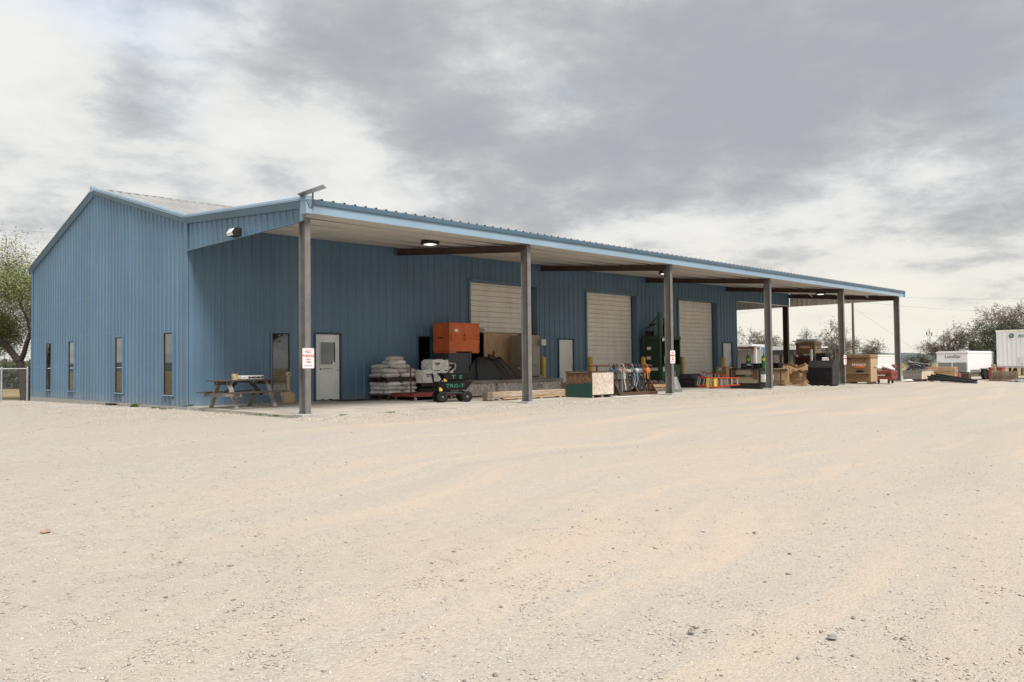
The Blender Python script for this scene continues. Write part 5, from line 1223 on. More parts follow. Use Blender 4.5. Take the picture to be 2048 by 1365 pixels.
chest('maroon_chest', 'dark maroon steel chest under the tan chest', stx, 1591, 1630, slabz(0, 3)+.0, mz, .9, 'dark_red_steel', None, None)
tt, cy_, l_ = chest('tan_chest', 'tan steel chest with orange logo stacked on the maroon chest', stx+.02, 1592, 1630, mz+.003, at(1605, 684, x=stx).z, .85, 'tan_steel', 'KNAACK', 'label_orange')
sub('paper_label', tt, 'sign_white', ((-.0, -.15, -.03+.12), (.01, .5, .06)), b=0)
q = MB(); q.box((0, 0, .035), (1.1, l_+.25, .06), None, .02); q.box((.1, -.2, .10), (.5, .5, .07), Matrix.Rotation(.3, 3, 'Z'), .03); q.box((-.1, .3, .10), (.5, .4, .09), Matrix.Rotation(-.2, 3, 'Z'), .03); one('flattened_cartons', q, 'bag_paper', 'pile of flattened cartons on top of the stacked tan chest', 'cartons', (stx+.43, cy_, at(1605, 684, x=stx).z+.002))
tx2 = 31.6
chest('tan_chest', 'tan steel chest half hidden behind the black container', tx2, 1640, 1690, slabz(0, 1), at(1668, 722, x=tx2).z, .9, 'tan_steel', None, None)
tt, _, _ = chest('tan_chest', 'tall tan steel chest with orange logo beside the red chest', tx2-.4, 1691, 1741, slabz(0, .5), at(1720, 709, x=tx2-.4).z, .95, 'tan_steel', 'KNAACK', 'label_orange')
sub('serial_plate', tt, 'label_black', ((-.012, -.1, .62), (.012, .36, .10)), b=.002)
sub('front_ledge', tt, 'tan_steel', ((-.05, 0, .52), (.10, 1.2, .05)), b=.01)
jx = 32.0
tt, jy, jl = chest('red_chest', 'low red steel chest piled with white bags by the last post', jx, 1739, 1783, slabz(0, .5)+.13, at(1760, 741, x=jx).z, .75, 'red_steel', 'JOBOX', 'label_black')
for sy in (-1, 1):
    for dxx in (.12, .62): q = MB(); q.tube((dxx, sy*(jl/2-.2)-.03, -.065), (dxx, sy*(jl/2-.2)+.03, -.065), .065, 12); q.box((dxx, sy*(jl/2-.2), -.01), (.08, .08, .04)); q.build('caster', 'black_rubber', tt)
r_ = random.Random(9)
for k in range(7):
    o = link('parts_bag', BAGW[k % 3], None, (jx+.15+.25*(k % 2)+.1*r_.random(), jy-.5*jl+.12+k*jl/8, at(1760, 741, x=jx).z+.004+.05*(k % 3))); o.scale = (.55, .75, 1.1); o.rotation_euler = (r_.uniform(-.2, .2), r_.uniform(-.2, .2), r_.random()*3); tag(o, 'crumpled white plastic bag piled on the red chest', 'bag', 'white bags on the red chest')
q = MB(); q.lathe([(0, 0), (.12, 0), (.13, .1), (.07, .17), (0, .18)], n=14); one('red_hard_hat', q, 'red_brown', 'dull red hard hat on the bags by the last post', 'hard hat', (jx+.3, at(1788, 735, x=jx+.3).y, at(1760, 741, x=jx).z+.12))
# things on the far side: black crate and white trays on the container row, post stubs
p = at(1643, 712, x=29.2)
t_ = thing('black_crate', 'black plastic crate stacked behind the black container', 'crate', (29.2, at(1641, 712, x=29.2).y, slabz(0, 2)))
sub('crate_body', t_, 'label_black', ((.3, 0, at(1641, 705, x=29.2).z/2), (.6, .50, at(1641, 705, x=29.2).z)), b=.02)
for k in range(5): one('white_tray', MB().box((0, 0, .04), (.34, .30, .07), None, .015), 'sign_white', 'white plastic tray in a short stack behind the black container', 'tray', (29.25, at(1650.5, 712, x=29.25).y, .85+k*.088), .1*k, 'white trays in a stack') 
sub('tray_stand', t_, 'grey_steel', ((.1, -.42, .43), (.3, .3, .84)))
for px in (1623, 1669):
    p = at(px, 720, x=29.9); q = MB(); q.box((0, 0, at(px, 698, x=29.9).z/2), (.09, .09, at(px, 698, x=29.9).z), None, .005); one('steel_upright', q, 'grey_steel' if px == 1669 else 'roof_white', 'grey steel upright behind the black container' if px == 1669 else 'thin pale steel upright against the tan chest', 'upright', (29.9, p.y, slabz(0, 2)))
# blue and white trash by the fifth post
p = at(1680, 771, y=-.25); r_ = random.Random(4)
for k, (m_, dx, lab) in enumerate((('trash_blue', 0, 'crumpled blue plastic bag at the foot of the fifth post'), ('trash_white', -.25, 'crumpled white paper litter beside the blue bag'), ('sign_red', -.42, 'small red wrapper beside the black container'))):
    bm = bmesh.new(); bmesh.ops.create_icosphere(bm, subdivisions=2, radius=1)
    for v in bm.verts: v.co = Vector((v.co.x*.20, v.co.y*.16, max(0, v.co.z*.18+.08)))*(1+r_.uniform(-.25, .25))
    me = bpy.data.meshes.new('litter_bag'); bm.to_mesh(me); bm.free(); me.materials.append(MATS[m_]); tag(link('litter_bag', me, None, (27.9+dx*.3, -.02-.0+(-dx)*.9, slabz(0, 0))), lab, 'litter')

# ---------------------------------------------------------------- yard beyond the canopy
def ground_at(px, py):
    p = at(px, py, z=-.4)
    for _ in range(8): p = at(px, py, z=gz(p.x, p.y))
    return p
# crate with junk
gx_ = 38.6; cy1 = at(1806, 750, x=gx_).y; cy0 = at(1843, 750, x=gx_).y; cz = gz(gx_, cy0); ctp = at(1843, 741, x=gx_).z-cz; cl2 = cy1-cy0; cwx = 1.9
t_ = thing('junk_crate', 'grey plank crate overflowing with scrap beyond the last post', 'crate', (gx_, (cy0+cy1)/2, cz))
for k in range(3):
    h_ = (ctp-.14)/3; q = MB(); q.box((0, 0, .14+h_*(k+.5)), (.03, cl2, h_-.012), None, .004); q.build('front_plank', 'wood_grey', t_)
    q = MB(); q.box((cwx, 0, .14+h_*(k+.5)), (.03, cl2, h_-.012), None, .004); q.build('back_plank', 'wood_grey', t_)
    q = MB(); q.box((cwx/2, cl2/2, .14+h_*(k+.5)), (cwx-.03, .03, h_-.012), None, .004); q.build('side_plank', 'wood_grey', t_)
sub('end_board', t_, mat('peeling', (.55, .47, .38), .8, 0, .1, 3, (.28, .11, .05), .9, 2.2), ((cwx/2, -cl2/2-.01, ctp/2+.07), (cwx-.02, .04, ctp-.14)), b=.005)
for k in (.15, .95, 1.75): q = MB(); q.box((k, 0, .07), (.12, cl2, .13), None, .006); q.build('skid', 'wood_pallet', t_)
sub('rim', t_, 'wood_white', ((cwx/2, -cl2/2-.02, ctp+.01), (cwx+.1, .12, .03)), b=.004)
r_ = random.Random(12)
q = MB(); nu, nv = 30, 14; ps = []
for i in range(nu):
    for j in range(nv):
        u, v = i/(nu-1), j/(nv-1); e = math.sin(math.pi*u)**.5*math.sin(math.pi*v)**.5
        ps.append((v*cwx, -cl2/2+u*cl2*1.0, ctp-.1+e*.42+.10*math.sin(9*u+5*v)*e+r_.uniform(-.05, .05)*e))
q.pts(ps, [(i*nv+j, (i+1)*nv+j, (i+1)*nv+j+1, i*nv+j+1) for i in range(nu-1) for j in range(nv-1)])
one('scrap_tarp', q, 'tarp', 'crumpled black sheeting heaped in the grey plank crate', 'sheeting', (gx_, (cy0+cy1)/2, cz))
for k in range(9):
    a = r_.uniform(-.5, .5); y0 = r_.uniform(-.4, .4)*cl2; q = MB(); L_ = r_.uniform(.6, 1.3)
    q.box((0, 0, 0), (.08+.1*r_.random(), L_, .02+.02*r_.random()), Matrix.Rotation(a, 3, 'X') @ Matrix.Rotation(r_.uniform(-.5, .5), 3, 'Z'), .004)
    one('scrap_strip', q, ['wood_grey', 'galvanised', 'grey_steel', 'brown_rust'][k % 4], 'bent strip of scrap thrown on the plank crate', 'scrap', (gx_+.3+1.2*r_.random(), (cy0+cy1)/2+y0, cz+ctp+.34+.12*r_.random()), 0, 'scrap strips on the plank crate')
# white litter and dark bush before the crate
for k, px in enumerate((1799, 1812)):
    p = ground_at(px, 770); q = MB(); r_ = random.Random(k); q.pts([(r_.uniform(-.35, .35), r_.uniform(-.35, .35), r_.uniform(.0, .14)) for _ in range(7)], [(0, 1, 2), (1, 2, 3), (2, 3, 4), (3, 4, 5), (4, 5, 6), (0, 2, 5)])
    p = Vector((36.9, at(px, 766, x=36.9).y, 0)); one('white_litter', q, 'trash_white', ('crumpled white plastic sheet on the gravel by the last post', 'second scrap of white plastic beside the dark weed clump')[k], 'litter', (p.x, p.y, gz(p.x, p.y)+.01))
def leaf_cloud(n, c, rad, size, seed, squash=1, hollow=.3):
    g = np.random.default_rng(seed); d = g.normal(size=(n, 3)); d /= np.linalg.norm(d, axis=1)[:, None]
    rr = (hollow+(1-hollow)*g.random(n)**.6); P_ = np.array(c)+d*rr[:, None]*np.array(rad)
    return P_
def leaf_mesh(P_, size, seed, asp=.45, droop=0):
    g = np.random.default_rng(seed); n = len(P_); a = g.normal(size=(n, 3)); a[:, 2] -= droop; a /= np.linalg.norm(a, axis=1)[:, None]
    b = np.cross(a, g.normal(size=(n, 3))); b /= np.linalg.norm(b, axis=1)[:, None]
    s_ = size*(.6+.8*g.random(n))[:, None]
    V = np.stack([P_-a*s_*.5, P_+b*s_*asp*.5, P_+a*s_*.5, P_-b*s_*asp*.5], 1).reshape(-1, 3); return V, np.arange(4*n).reshape(-1, 4)
# ---------------------------------------------------------------- trees
def grow(base, h, seed, levels=5, spread=.55, r0=.2, nsplit=(2, 4), lean=(0, 0), shrink=.72, wig=.18, fork=.25, minr=.012, gravity=0.0, up=.25):
    g = np.random.default_rng(seed); segs = []; tips = []
    def rec(p, d, L, r, lev):
        n = 3 if lev > 0 else 2
        for k in range(n):
            d2 = d+g.normal(0, wig, 3)*(.35+.25*lev); d2[2] += up*.25-gravity*lev*.06; d2 /= np.linalg.norm(d2)
            q = p+d2*L/n; rr = max(r*(1-.28*(k+1)/n), minr*.6); segs.append((p, q, max(r*(1-.28*k/n), minr*.6), rr)); p = q; d = d2
            if lev >= 2 and g.random() < .5 and lev < levels: side(p, d, L*.55, rr*.55, lev+1)
        if lev >= levels: tips.append(p); return
        for _ in range(g.integers(nsplit[0], nsplit[1]+1)): side(p, d, L*shrink*g.uniform(.75, 1.15), r*.72*g.uniform(.7, 1), lev+1)
    def side(p, d, L, r, lev):
        v = g.normal(size=3); v -= v.dot(d)*d; v /= np.linalg.norm(v)+1e-6
        d2 = d*math.cos(spread)+v*math.sin(spread)*g.uniform(.7, 1.3); d2 /= np.linalg.norm(d2); rec(p, d2, L, max(r, minr*.6), min(lev, levels))
    d0 = np.array([lean[0], lean[1], 1.0]); d0 /= np.linalg.norm(d0)
    rec(np.array(base, float), d0, h*fork, r0, 0)
    return segs, np.array(tips)
def seg_mesh(segs, n=5):
    A = np.array([s_[0] for s_ in segs]); B = np.array([s_[1] for s_ in segs]); ra_ = np.array([s_[2] for s_ in segs]); rb_ = np.array([s_[3] for s_ in segs])
    d = B-A; d /= np.linalg.norm(d, axis=1)[:, None]+1e-9; u = np.where(np.abs(d[:, 2:3]) < .9, [[0, 0, 1.]], [[1., 0, 0]])
    y = np.cross(u, d); y /= np.linalg.norm(y, axis=1)[:, None]; z = np.cross(d, y); V = []
    for P_, r_ in ((A, ra_), (B, rb_)):
        for i in range(n): a = 2*math.pi*i/n; V.append(P_+(y*math.cos(a)+z*math.sin(a))*r_[:, None])
    V = np.stack(V, 1); k = len(segs)
    f = np.array([(i, (i+1) % n, n+(i+1) % n, n+i) for i in range(n)]); return V.reshape(-1, 3), (f[None]+(np.arange(k)*2*n)[:, None, None]).reshape(-1, 4)
def tree(name, lab, base, h, seed, bark='bark_grey', leaf=None, nleaf=0, lsize=.1, lspread=.4, group=None, extra=None, **kw):
    t2 = thing(name, lab, 'tree', base, 0, group)
    segs, tips = grow((0, 0, 0), h, seed, **kw)
    allp = np.array([s_[1] for s_ in segs]); sc_ = h/allp[:, 2].max()
    segs = [(a*sc_, b*sc_, r1, r2) for a, b, r1, r2 in segs]; tips = tips*sc_
    big = [s_ for s_ in segs if s_[2] > .045]; small = [s_ for s_ in segs if s_[2] <= .045]
    V, Fq = seg_mesh(big, 7); fast_mesh('trunk', V, Fq, bark, t2, True)
    if small: V, Fq = seg_mesh(small, 3); o = fast_mesh('branches', V, Fq, bark, t2)
    if leaf:
        g = np.random.default_rng(seed+5); src = np.array([s_[1] for s_ in small] if small else tips)
        P_ = src[g.integers(0, len(src), nleaf)]+g.normal(0, lspread, (nleaf, 3))*np.array([1, 1, .8])
        P_ = P_[P_[:, 2] > h*.18]
        V, Fq = leaf_mesh(P_, lsize, seed); fast_mesh('crown', V, Fq, leaf, t2)
    if extra: 
        for e in extra: fast_mesh(e[0], e[1], e[2], e[3], t2)
    return t2
# mesquite behind the fence, left of the gable
tb_ = at(53, 800, y=25.0); tb_ = Vector((tb_.x, 25.0, gz(tb_.x, 25.0)))
g = np.random.default_rng(2)
tree('mesquite_tree', 'feathery green mesquite with a forked dark trunk behind the fence', tuple(tb_), 7.4, 31, 'bark', 'leaf_bright', 105000, .075, .45, r0=.24, fork=.09, spread=.60, levels=6, nsplit=(2, 3), shrink=.86, up=.13, lean=(-.10, 0))
tree('mesquite_tree', 'second thinner mesquite standing farther back in the dry field', (tb_.x-4.5, 33, gz(tb_.x-4, 33)), 6.6, 12, 'bark', 'leaf_bright', 16000, .13, .38, r0=.2, fork=.2, spread=.55, levels=5, nsplit=(2, 3), shrink=.78)
# low brush line behind the field on the left
for k in range(7):
    p = at(-30+k*22, 770, d=62+6*(k % 3)); P_ = leaf_cloud(2600, (0, 0, .9), (2.4, 2.4, 1.5), .2, k+40, hollow=.1); P_ = P_[P_[:, 2] > .0]
    V, Fq = leaf_mesh(P_, .22, k); o = fast_mesh('shrub', V, Fq, ['leaf_dark', 'leaf_bright', 'leaf_dry'][k % 3]); o.location = (p.x, p.y, gz(p.x, p.y)); tag(o, 'low scrub bush in the dry field behind the fence', 'bush', 'scrub bushes behind the fence')
# right-hand and central bare trees
gB = 'bare winter trees beyond the yard'
def bare(px, pyt, d, seed, lab, leaf=None, nl=0, **kw):
    p = at(px, 735, d=d); z = gz(p.x, p.y); top = at(px, pyt, d=d).z
    kw = {**dict(r0=.16, fork=.16, spread=.62, levels=6, nsplit=(2, 3), shrink=.82, wig=.30, minr=.022, up=.12, gravity=.25), **kw}
    return tree('bare_tree', lab, (p.x, p.y, z), top-z, seed, 'bark_grey', leaf, int(nl*(.45 if leaf == 'leaf_dry' else .9)), .13, .45, gB, **kw)
bare(1500, 650, 78, 3, 'bare tree with yellowish twigs behind the white shed', 'leaf_dry', 900)
bare(1525, 662, 84, 8, 'olive leaved tree standing behind the blue container end', 'leaf_bright', 2600)
bare(1604, 652, 88, 21, 'thin bare tree seen over the stacked tan chest', 'leaf_dry', 300)
bare(1655, 640, 80, 5, 'dense bare tree behind the fifth post', 'leaf_dry', 2600)
bare(1684, 668, 84, 6, 'drooping bare tree right behind the fifth post', 'leaf_dry', 1400)
bare(1628, 690, 70, 15, 'dark leafy bush tree beside the stacked tan chest', 'leaf_dark', 3500)
bare(1748, 678, 96, 9, 'rounded grey green tree behind the low white trailer', 'leaf_dark', 2600)
bare(1830, 706, 110, 17, 'low green bush tree beyond the last post', 'leaf_dark', 3600)
bare(1780, 715, 110, 18, 'low shrub tree beside the last post', 'leaf_dark', 1800)
bare(1892, 660, 84, 11, 'spreading bare tree above the white cargo trailer nose', 'leaf_dry', 2600)
bare(1925, 640, 82, 14, 'contorted bare tree above the white cargo trailer', 'leaf_dry', 1800)
bare(1960, 625, 86, 16, 'tall bare tree between the two white trailers', 'leaf_dry', 1800)
bare(2008, 600, 88, 19, 'tallest bare tree rising over the box trailer', 'leaf_dry', 1500)
bare(2045, 603, 84, 23, 'thick bare tree at the far end of the box trailer', 'leaf_dry', 2600)
for px, pyt, d, seed, lab in ((1992, 632, 80, 31, 'dark evergreen juniper behind the box trailer'), (2032, 640, 80, 32, 'broad dark evergreen juniper above the box trailer roof'), (1965, 680, 78, 33, 'low dark juniper between the white trailers')):
    p = at(px, 735, d=d); z = gz(p.x, p.y); h = at(px, pyt, d=d).z-z; t2 = thing('juniper_tree', lab, 'tree', (p.x, p.y, z), 0, 'evergreen junipers')
    segs, tips = grow((0, 0, 0), h, seed, levels=3, r0=.16, fork=.3); V, Fq = seg_mesh(segs, 5); fast_mesh('trunk', V, Fq, 'bark', t2)
    g = np.random.default_rng(seed); P_ = []
    for k in range(30): c = np.array([g.normal(0, .24*h), g.normal(0, .24*h), h*(.25+.68*g.random())]); P_.append(c+g.normal(0, .055*h, (170, 3)))
    V, Fq = leaf_mesh(np.concatenate(P_), .17, seed); fast_mesh('crown', V, Fq, 'leaf_dark', t2)
# distant wooded ridge
q = []
for name, a0, a1, d, h, seed in (('hills', -60, 200, 900, 13, 1),):
    ang = np.radians(np.linspace(-40, 140, 240)); g = np.random.default_rng(seed)
    prof = h*(.55+.25*np.sin(ang*5+1)+.2*np.sin(ang*13))+g.uniform(0, 2.0, len(ang)); V = []; 
    for a, pz_ in zip(ang, prof): V += [(CAM.x+d*math.sin(a), CAM.y+d*math.cos(a), -3), (CAM.x+(d+60)*math.sin(a), CAM.y+(d+60)*math.cos(a), max(2, pz_)), (CAM.x+(d+160)*math.sin(a), CAM.y+(d+160)*math.cos(a), -3)]
    n = len(ang); o = raw('hills', V, [(3*i+j, 3*i+3+j, 3*i+4+j, 3*i+1+j) for i in range(n-1) for j in (0, 1)], 'hill_green'); struct(o)
# ---------------------------------------------------------------- fence on the left
FY = 21.85; fx1 = .0; fx0 = at(3, 770, y=FY).x
t_ = thing('chain_link_fence', 'galvanised chain link fence running from the gable corner', 'fence', (0, FY, 0)); ft = at(30, 738, y=FY).z
L0 = fx0-3.2
for x in (fx1-.12, fx0, fx0-3.0): q = MB(); q.tube((x, 0, gz(x, FY)-.1), (x, 0, ft+.03), .034, 10); q.lathe([(0, ft+.03), (.04, ft+.03), (.03, ft+.07), (0, ft+.08)], (x, 0, 0), 10); q.build('post', 'galvanised', t_)
q = MB(); q.tube((L0, 0, ft), (fx1-.1, 0, ft), .022, 8); q.build('top_rail', 'galvanised', t_)
V = []; Fq = []; z0 = gz(-1, FY)+.03; step = .085; hgt = ft-z0
for k in range(int((fx1-L0+hgt)/step)):
    for sgn in (1, -1):
        xa = L0-hgt+k*step if sgn > 0 else L0+k*step; a = Vector((xa, 0, z0)); b_ = Vector((xa+sgn*hgt, 0, ft))
        # clip to span
        def cl_pt(p, q_):
            for lim, s_ in ((L0, -1), (fx1-.1, 1)):
                if (p.x-lim)*s_ > 0: u = (lim-q_.x)/(p.x-q_.x) if abs(p.x-q_.x) > 1e-6 else 0; p = q_+(p-q_)*u
            return p
        if max(a.x, b_.x) < L0 or min(a.x, b_.x) > fx1-.1: continue
        a2 = cl_pt(a, b_); b2 = cl_pt(b_, a)
        if (a2-b2).length < .02: continue
        q = MB(); q.tube(a2+Vector((0, .004*sgn, 0)), b2+Vector((0, .004*sgn, 0)), .0022, 3, cap=False); n = len(V); V += q.v; Fq += [tuple(i+n for i in f) for f in q.f]
o = raw('wire_mesh', V, Fq, 'galvanised', t_); o['kind'] = 'stuff'
# ---------------------------------------------------------------- poles, mast, wires
p = at(1708, 730, d=105); pz_ = at(1707, 575, d=105).z
t_ = thing('utility_pole', 'dark wooden utility pole rising behind the canopy end', 'utility pole', (p.x, p.y, gz(p.x, p.y)))
q = MB(); q.tube((0, 0, 0), (0, 0, pz_), .19, 10, .13); q.build('pole', 'pole_wood', t_)
q = MB(); q.bar((-.8, .6, pz_-.4), (.8, -.6, pz_-.4), .1, .12); q.build('crossarm', 'pole_wood', t_)
q = MB(); q.tube((0, 0, pz_-2.0), (7.5, -9, .1), .008, 4); q.build('guy_wire', 'wire', t_)
top = Vector((p.x, p.y, gz(p.x, p.y)+pz_-.3))
def wire(a, b_, lab, sag=1.0, r_=.009):
    q = MB(); a = Vector(a); b_ = Vector(b_); pts_ = [a+(b_-a)*u-Vector((0, 0, 4*sag*u*(1-u))) for u in np.linspace(0, 1, 15)]; q.path([tuple(v) for v in pts_], r_, 4); one('power_line', q, 'wire', lab, 'cable')
wire(top, at(2300, 575, d=130), 'upper power line from the pole across the pale sky', 1.2); wire(top-Vector((0, 0, .9)), at(2300, 612, d=130), 'lower power line from the pole across the pale sky', 1.2)
wire(at(1200, 640, d=150), top-Vector((0, 0, .3)), 'power line reaching the pole behind the building', 1)
wire(at(-700, 400, d=150), at(400, 480, d=150), 'upper power line behind the gable', .8, .016); wire(at(-700, 455, d=150), at(400, 525, d=150), 'lower power line behind the gable', .8, .014)
p = at(1860, 730, d=140); mh = at(1860, 656, d=140).z; t_ = thing('radio_mast', 'thin lattice radio mast with antennas on the horizon', 'mast', (p.x, p.y, gz(p.x, p.y)))
q = MB()
for k in range(3): a = 2.1*k; q.tube((.25*math.cos(a), .25*math.sin(a), 0), (.2*math.cos(a), .2*math.sin(a), mh), .035, 4)
for k in range(24):
    z = mh*k/24; a = 2.1*(k % 3); b_ = 2.1*((k+1) % 3); q.tube((.24*math.cos(a), .24*math.sin(a), z), (.24*math.cos(b_), .24*math.sin(b_), z+mh/24), .025, 4)
q.build('lattice', 'galvanised', t_); q = MB(); q.box((.35, -.3, mh-.5), (.12, .12, .7)); q.box((-.35, .3, mh-.4), (.12, .12, .6)); q.tube((0, 0, mh-.3), (0, 0, mh+.5), .05, 5); q.build('antenna', 'grey_steel', t_); q = MB(); q.box((.3, -.3, mh*.42), (.5, .5, .5), None, .1); q.build('dish', 'grey_steel', t_)
# ---------------------------------------------------------------- sheds behind the open bay
def ribbed(q, a, b_, z0, z1, n_rib, dep, nrm):
    a = Vector(a); b_ = Vector(b_); nv = Vector(nrm); ps = []
    for k in range(n_rib):
        for u, o in ((0, 0), (.5, 0), (.55, dep), (.95, dep)): ps.append(a+(b_-a)*((k+u)/n_rib)+nv*o)
    ps.append(b_); n = len(ps)
    q.pts([(p.x, p.y, z0) for p in ps]+[(p.x, p.y, z1) for p in ps], [(i, i+1, n+i+1, n+i) for i in range(n-1)])
sx = 47.0; sy1 = at(1440, 710, x=sx).y; sy0 = at(1512, 710, x=sx).y; sz = gz(sx, sy0); sh = at(1490, 690, x=sx).z
t_ = thing('white_container', 'rusty white shipping container under a pale roof behind the open bay', 'container', (sx, 0, sz)); H_ = sh-sz
q = MB(); ribbed(q, (0, sy0+.12, 0), (0, sy1, 0), .15, H_-.35, 22, .04, (-1, 0, 0)); q.build('side_wall', 'container_white', t_)
sub('corner_post', t_, mat('rusty_white', (.5, .48, .44), .7, 0, .1, 3, (.20, .06, .025), .95, 2.5), ((.06, sy0+.06, H_/2), (.16, .16, H_)))
q = MB(); ribbed(q, (.1, sy0, 0), (1.0, sy0, 0), .15, H_-.35, 3, .04, (0, -1, 0)); q.build('end_wall', 'container_white', t_)
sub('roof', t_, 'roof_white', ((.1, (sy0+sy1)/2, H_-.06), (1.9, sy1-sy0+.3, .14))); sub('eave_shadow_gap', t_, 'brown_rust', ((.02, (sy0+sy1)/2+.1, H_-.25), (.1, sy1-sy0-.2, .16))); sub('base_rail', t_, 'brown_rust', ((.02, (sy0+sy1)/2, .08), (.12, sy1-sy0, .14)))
sx2 = 49.5; y1 = at(1513, 710, x=sx2).y; y0 = at(1521, 710, x=sx2).y; z_ = gz(sx2, y0); h_ = at(1517, 693, x=sx2).z-z_
t_ = thing('blue_container', 'blue shipping container end between the white container and shed', 'container', (sx2, (y0+y1)/2, z_))
q = MB(); ribbed(q, (0, -(y1-y0)/2, 0), (0, (y1-y0)/2, 0), .1, h_-.1, 4, .05, (-1, 0, 0)); ribbed(q, (0, -(y1-y0)/2, 0), (.7, -(y1-y0)/2, 0), .1, h_-.1, 2, .04, (0, -1, 0)); q.build('wall', 'container_blue', t_)
sub('edge_frame', t_, 'roof_white', ((-.02, (y1-y0)/2, h_/2), (.1, .07, h_)), ((-.02, -(y1-y0)/2, h_/2), (.1, .07, h_)), ((.3, 0, h_-.0), (.8, y1-y0+.1, .09)))
sx3 = 53.0; y1 = at(1522, 710, x=sx3).y; y0 = at(1592, 710, x=sx3).y; z_ = gz(sx3, y0); h_ = at(1540, 694, x=sx3).z-z_
t_ = thing('open_shed', 'long open fronted shed with white fascia behind the open bay', 'shed', (sx3, (y0+y1)/2, z_)); l_ = y1-y0
sub('roof', t_, 'roof_white', ((2.4, 0, h_-.06), (5.8, l_+.6, .12))); sub('fascia', t_, 'roof_white', ((-.55, 0, h_-.16), (.06, l_+.5, .28))); sub('header_beam', t_, 'grey_steel', ((-.2, 0, h_-.50), (.2, l_, .40)))
q = MB(); ribbed(q, (4.8, -l_/2, 0), (4.8, l_/2, 0), .0, h_-.1, 26, .04, (-1, 0, 0)); q.build('back_wall', 'container_white', t_)
q = MB(); ribbed(q, (.4, -l_/2, 0), (.4, -l_*.12, 0), .1, h_-.6, 9, .05, (-1, 0, 0)); q.build('front_wall', 'container_white', t_)
for u in (-.5, -.1, .15, .5): q = MB(); q.box((-.2, u*l_, (h_-.7)/2), (.15, .15, h_-.7)); q.build('shed_post', 'dark_frame', t_)
# ---------------------------------------------------------------- trailers
def cargo_trailer(x, pxa, pxb, L, pytop, lab, txt, roof_m, low):
    ya, yb = at(pxa, 720, x=x).y, at(pxb, 720, x=x).y; w_ = ya-yb; z_ = gz(x, yb); top = at(pxb, pytop, x=x).z-z_; t2 = thing('cargo_trailer', lab, 'trailer', (x, (ya+yb)/2, z_), 0, None); b0 = .52
    sub('box_body', t2, 'trailer_white', ((L/2, 0, (b0+top-.14)/2), (L, w_, top-.14-b0)), b=.03)
    q = MB(); q.prism([(-w_/2-.02, top-.15), (w_/2+.02, top-.15), (w_/2+.02, top-.07), (w_/2-.12, top), (-w_/2+.12, top), (-w_/2-.02, top-.07)], -.03, L+.03, 'x'); q.build('roof_cap', roof_m, t2)
    sub('stone_guard', t2, 'diamond_plate', ((-.012, 0, b0+.36), (.02, w_-.06, .70)), b=.003)
    sub('guard_trim', t2, 'roof_white', ((-.03, 0, b0+.36), (.03, .06, .72)), ((-.03, -w_/2+.05, b0+.36), (.03, .08, .72)), ((-.03, w_/2-.05, b0+.36), (.03, .08, .72)))
    sub('floor_frame', t2, 'grey_steel', ((L/2, 0, b0-.07), (L, w_-.05, .12))); sub('side_skirt', t2, 'diamond_plate', ((L*.25, -w_/2-.012, b0+.1), (L*.35, .02, .2)), b=.003)
    for sy in (-1, 1):
        for dx in (L*.52, L*.52+.82):
            q = MB(); q.lathe([(.18, -.11), (.30, -.12), (.35, -.08), (.35, .08), (.30, .12), (.18, .11)], (dx, sy*(w_/2+.12), .352), 24, 'y'); wh_ = q.build('wheel', 'black_rubber', t2); q = MB(); q.lathe([(0, -.09), (.08, -.1), (.19, -.06), (.19, .06), (.08, .1), (0, .09)], (dx, sy*(w_/2+.12), .352), 16, 'y'); q.build('rim', 'rim_grey', wh_)
        sub('fender', t2, 'label_black', ((L*.52+.41, sy*(w_/2+.12), .76), (1.7, .26, .05)), b=.01)
    q = MB(); q.bar((0, -w_*.4, b0-.08), (-1.2, 0, b0-.10), .10, .12); q.bar((0, w_*.4, b0-.08), (-1.2, 0, b0-.10), .10, .12); q.tube((-1.1, 0, 0), (-1.1, 0, .9), .04, 8); q.build('drawbar', 'label_black', t2)
    for k in range(9): sub('panel_seam', t2, 'roof_white', (((k+.5)*L/9, -w_/2-.003, (b0+top-.2)/2), (.02, .008, top-b0-.25)), b=0)
    for dx in (.05, L*.3): sub('marker_light', t2, 'sign_red', ((dx, -w_/2-.012, b0+.05), (.07, .03, .04)), b=0)
    if txt: text(txt, .29, 'grey_steel', t2, (-.016, -.1*w_+.15, b0+1.12), '-x', sx=.95, bold=.001)
    return t2
tx_ = 51.5
cargo_trailer(tx_, 1873, 1936, 6.0, 702, 'white enclosed cargo trailer with black lettering on its nose', 'LoneStar', 'trailer_white', 0)
cargo_trailer(80, 1680, 1752, 6.5, 710, 'low white cargo trailer with cream roof behind the tan chest', None, 'cream', 0)
sx = 57.0; ya = at(1993, 700, x=sx).y; w_ = 2.6; z_ = gz(sx, ya); bt = at(1993, 664, x=sx).z-z_; bb = at(1993, 733, x=sx).z-z_
t_ = thing('box_trailer', 'large white freight trailer box with green oval badge', 'trailer', (sx, ya-w_/2, z_))
sub('box_body', t_, 'trailer_white', ((6.5, 0, (bt+bb)/2), (13, w_, bt-bb)), b=.02); sub('bottom_rail', t_, 'galvanised', ((6.5, 0, bb-.06), (13.02, w_+.02, .13))); sub('top_rail', t_, 'cream', ((6.5, 0, bt+.03), (13.04, w_+.04, .14)))
for k in range(9): sub('corrugation', t_, 'roof_white', ((-.008, -w_/2+.16+k*(w_-.32)/8, (bt+bb)/2), (.02, .05, bt-bb-.14)), b=0)
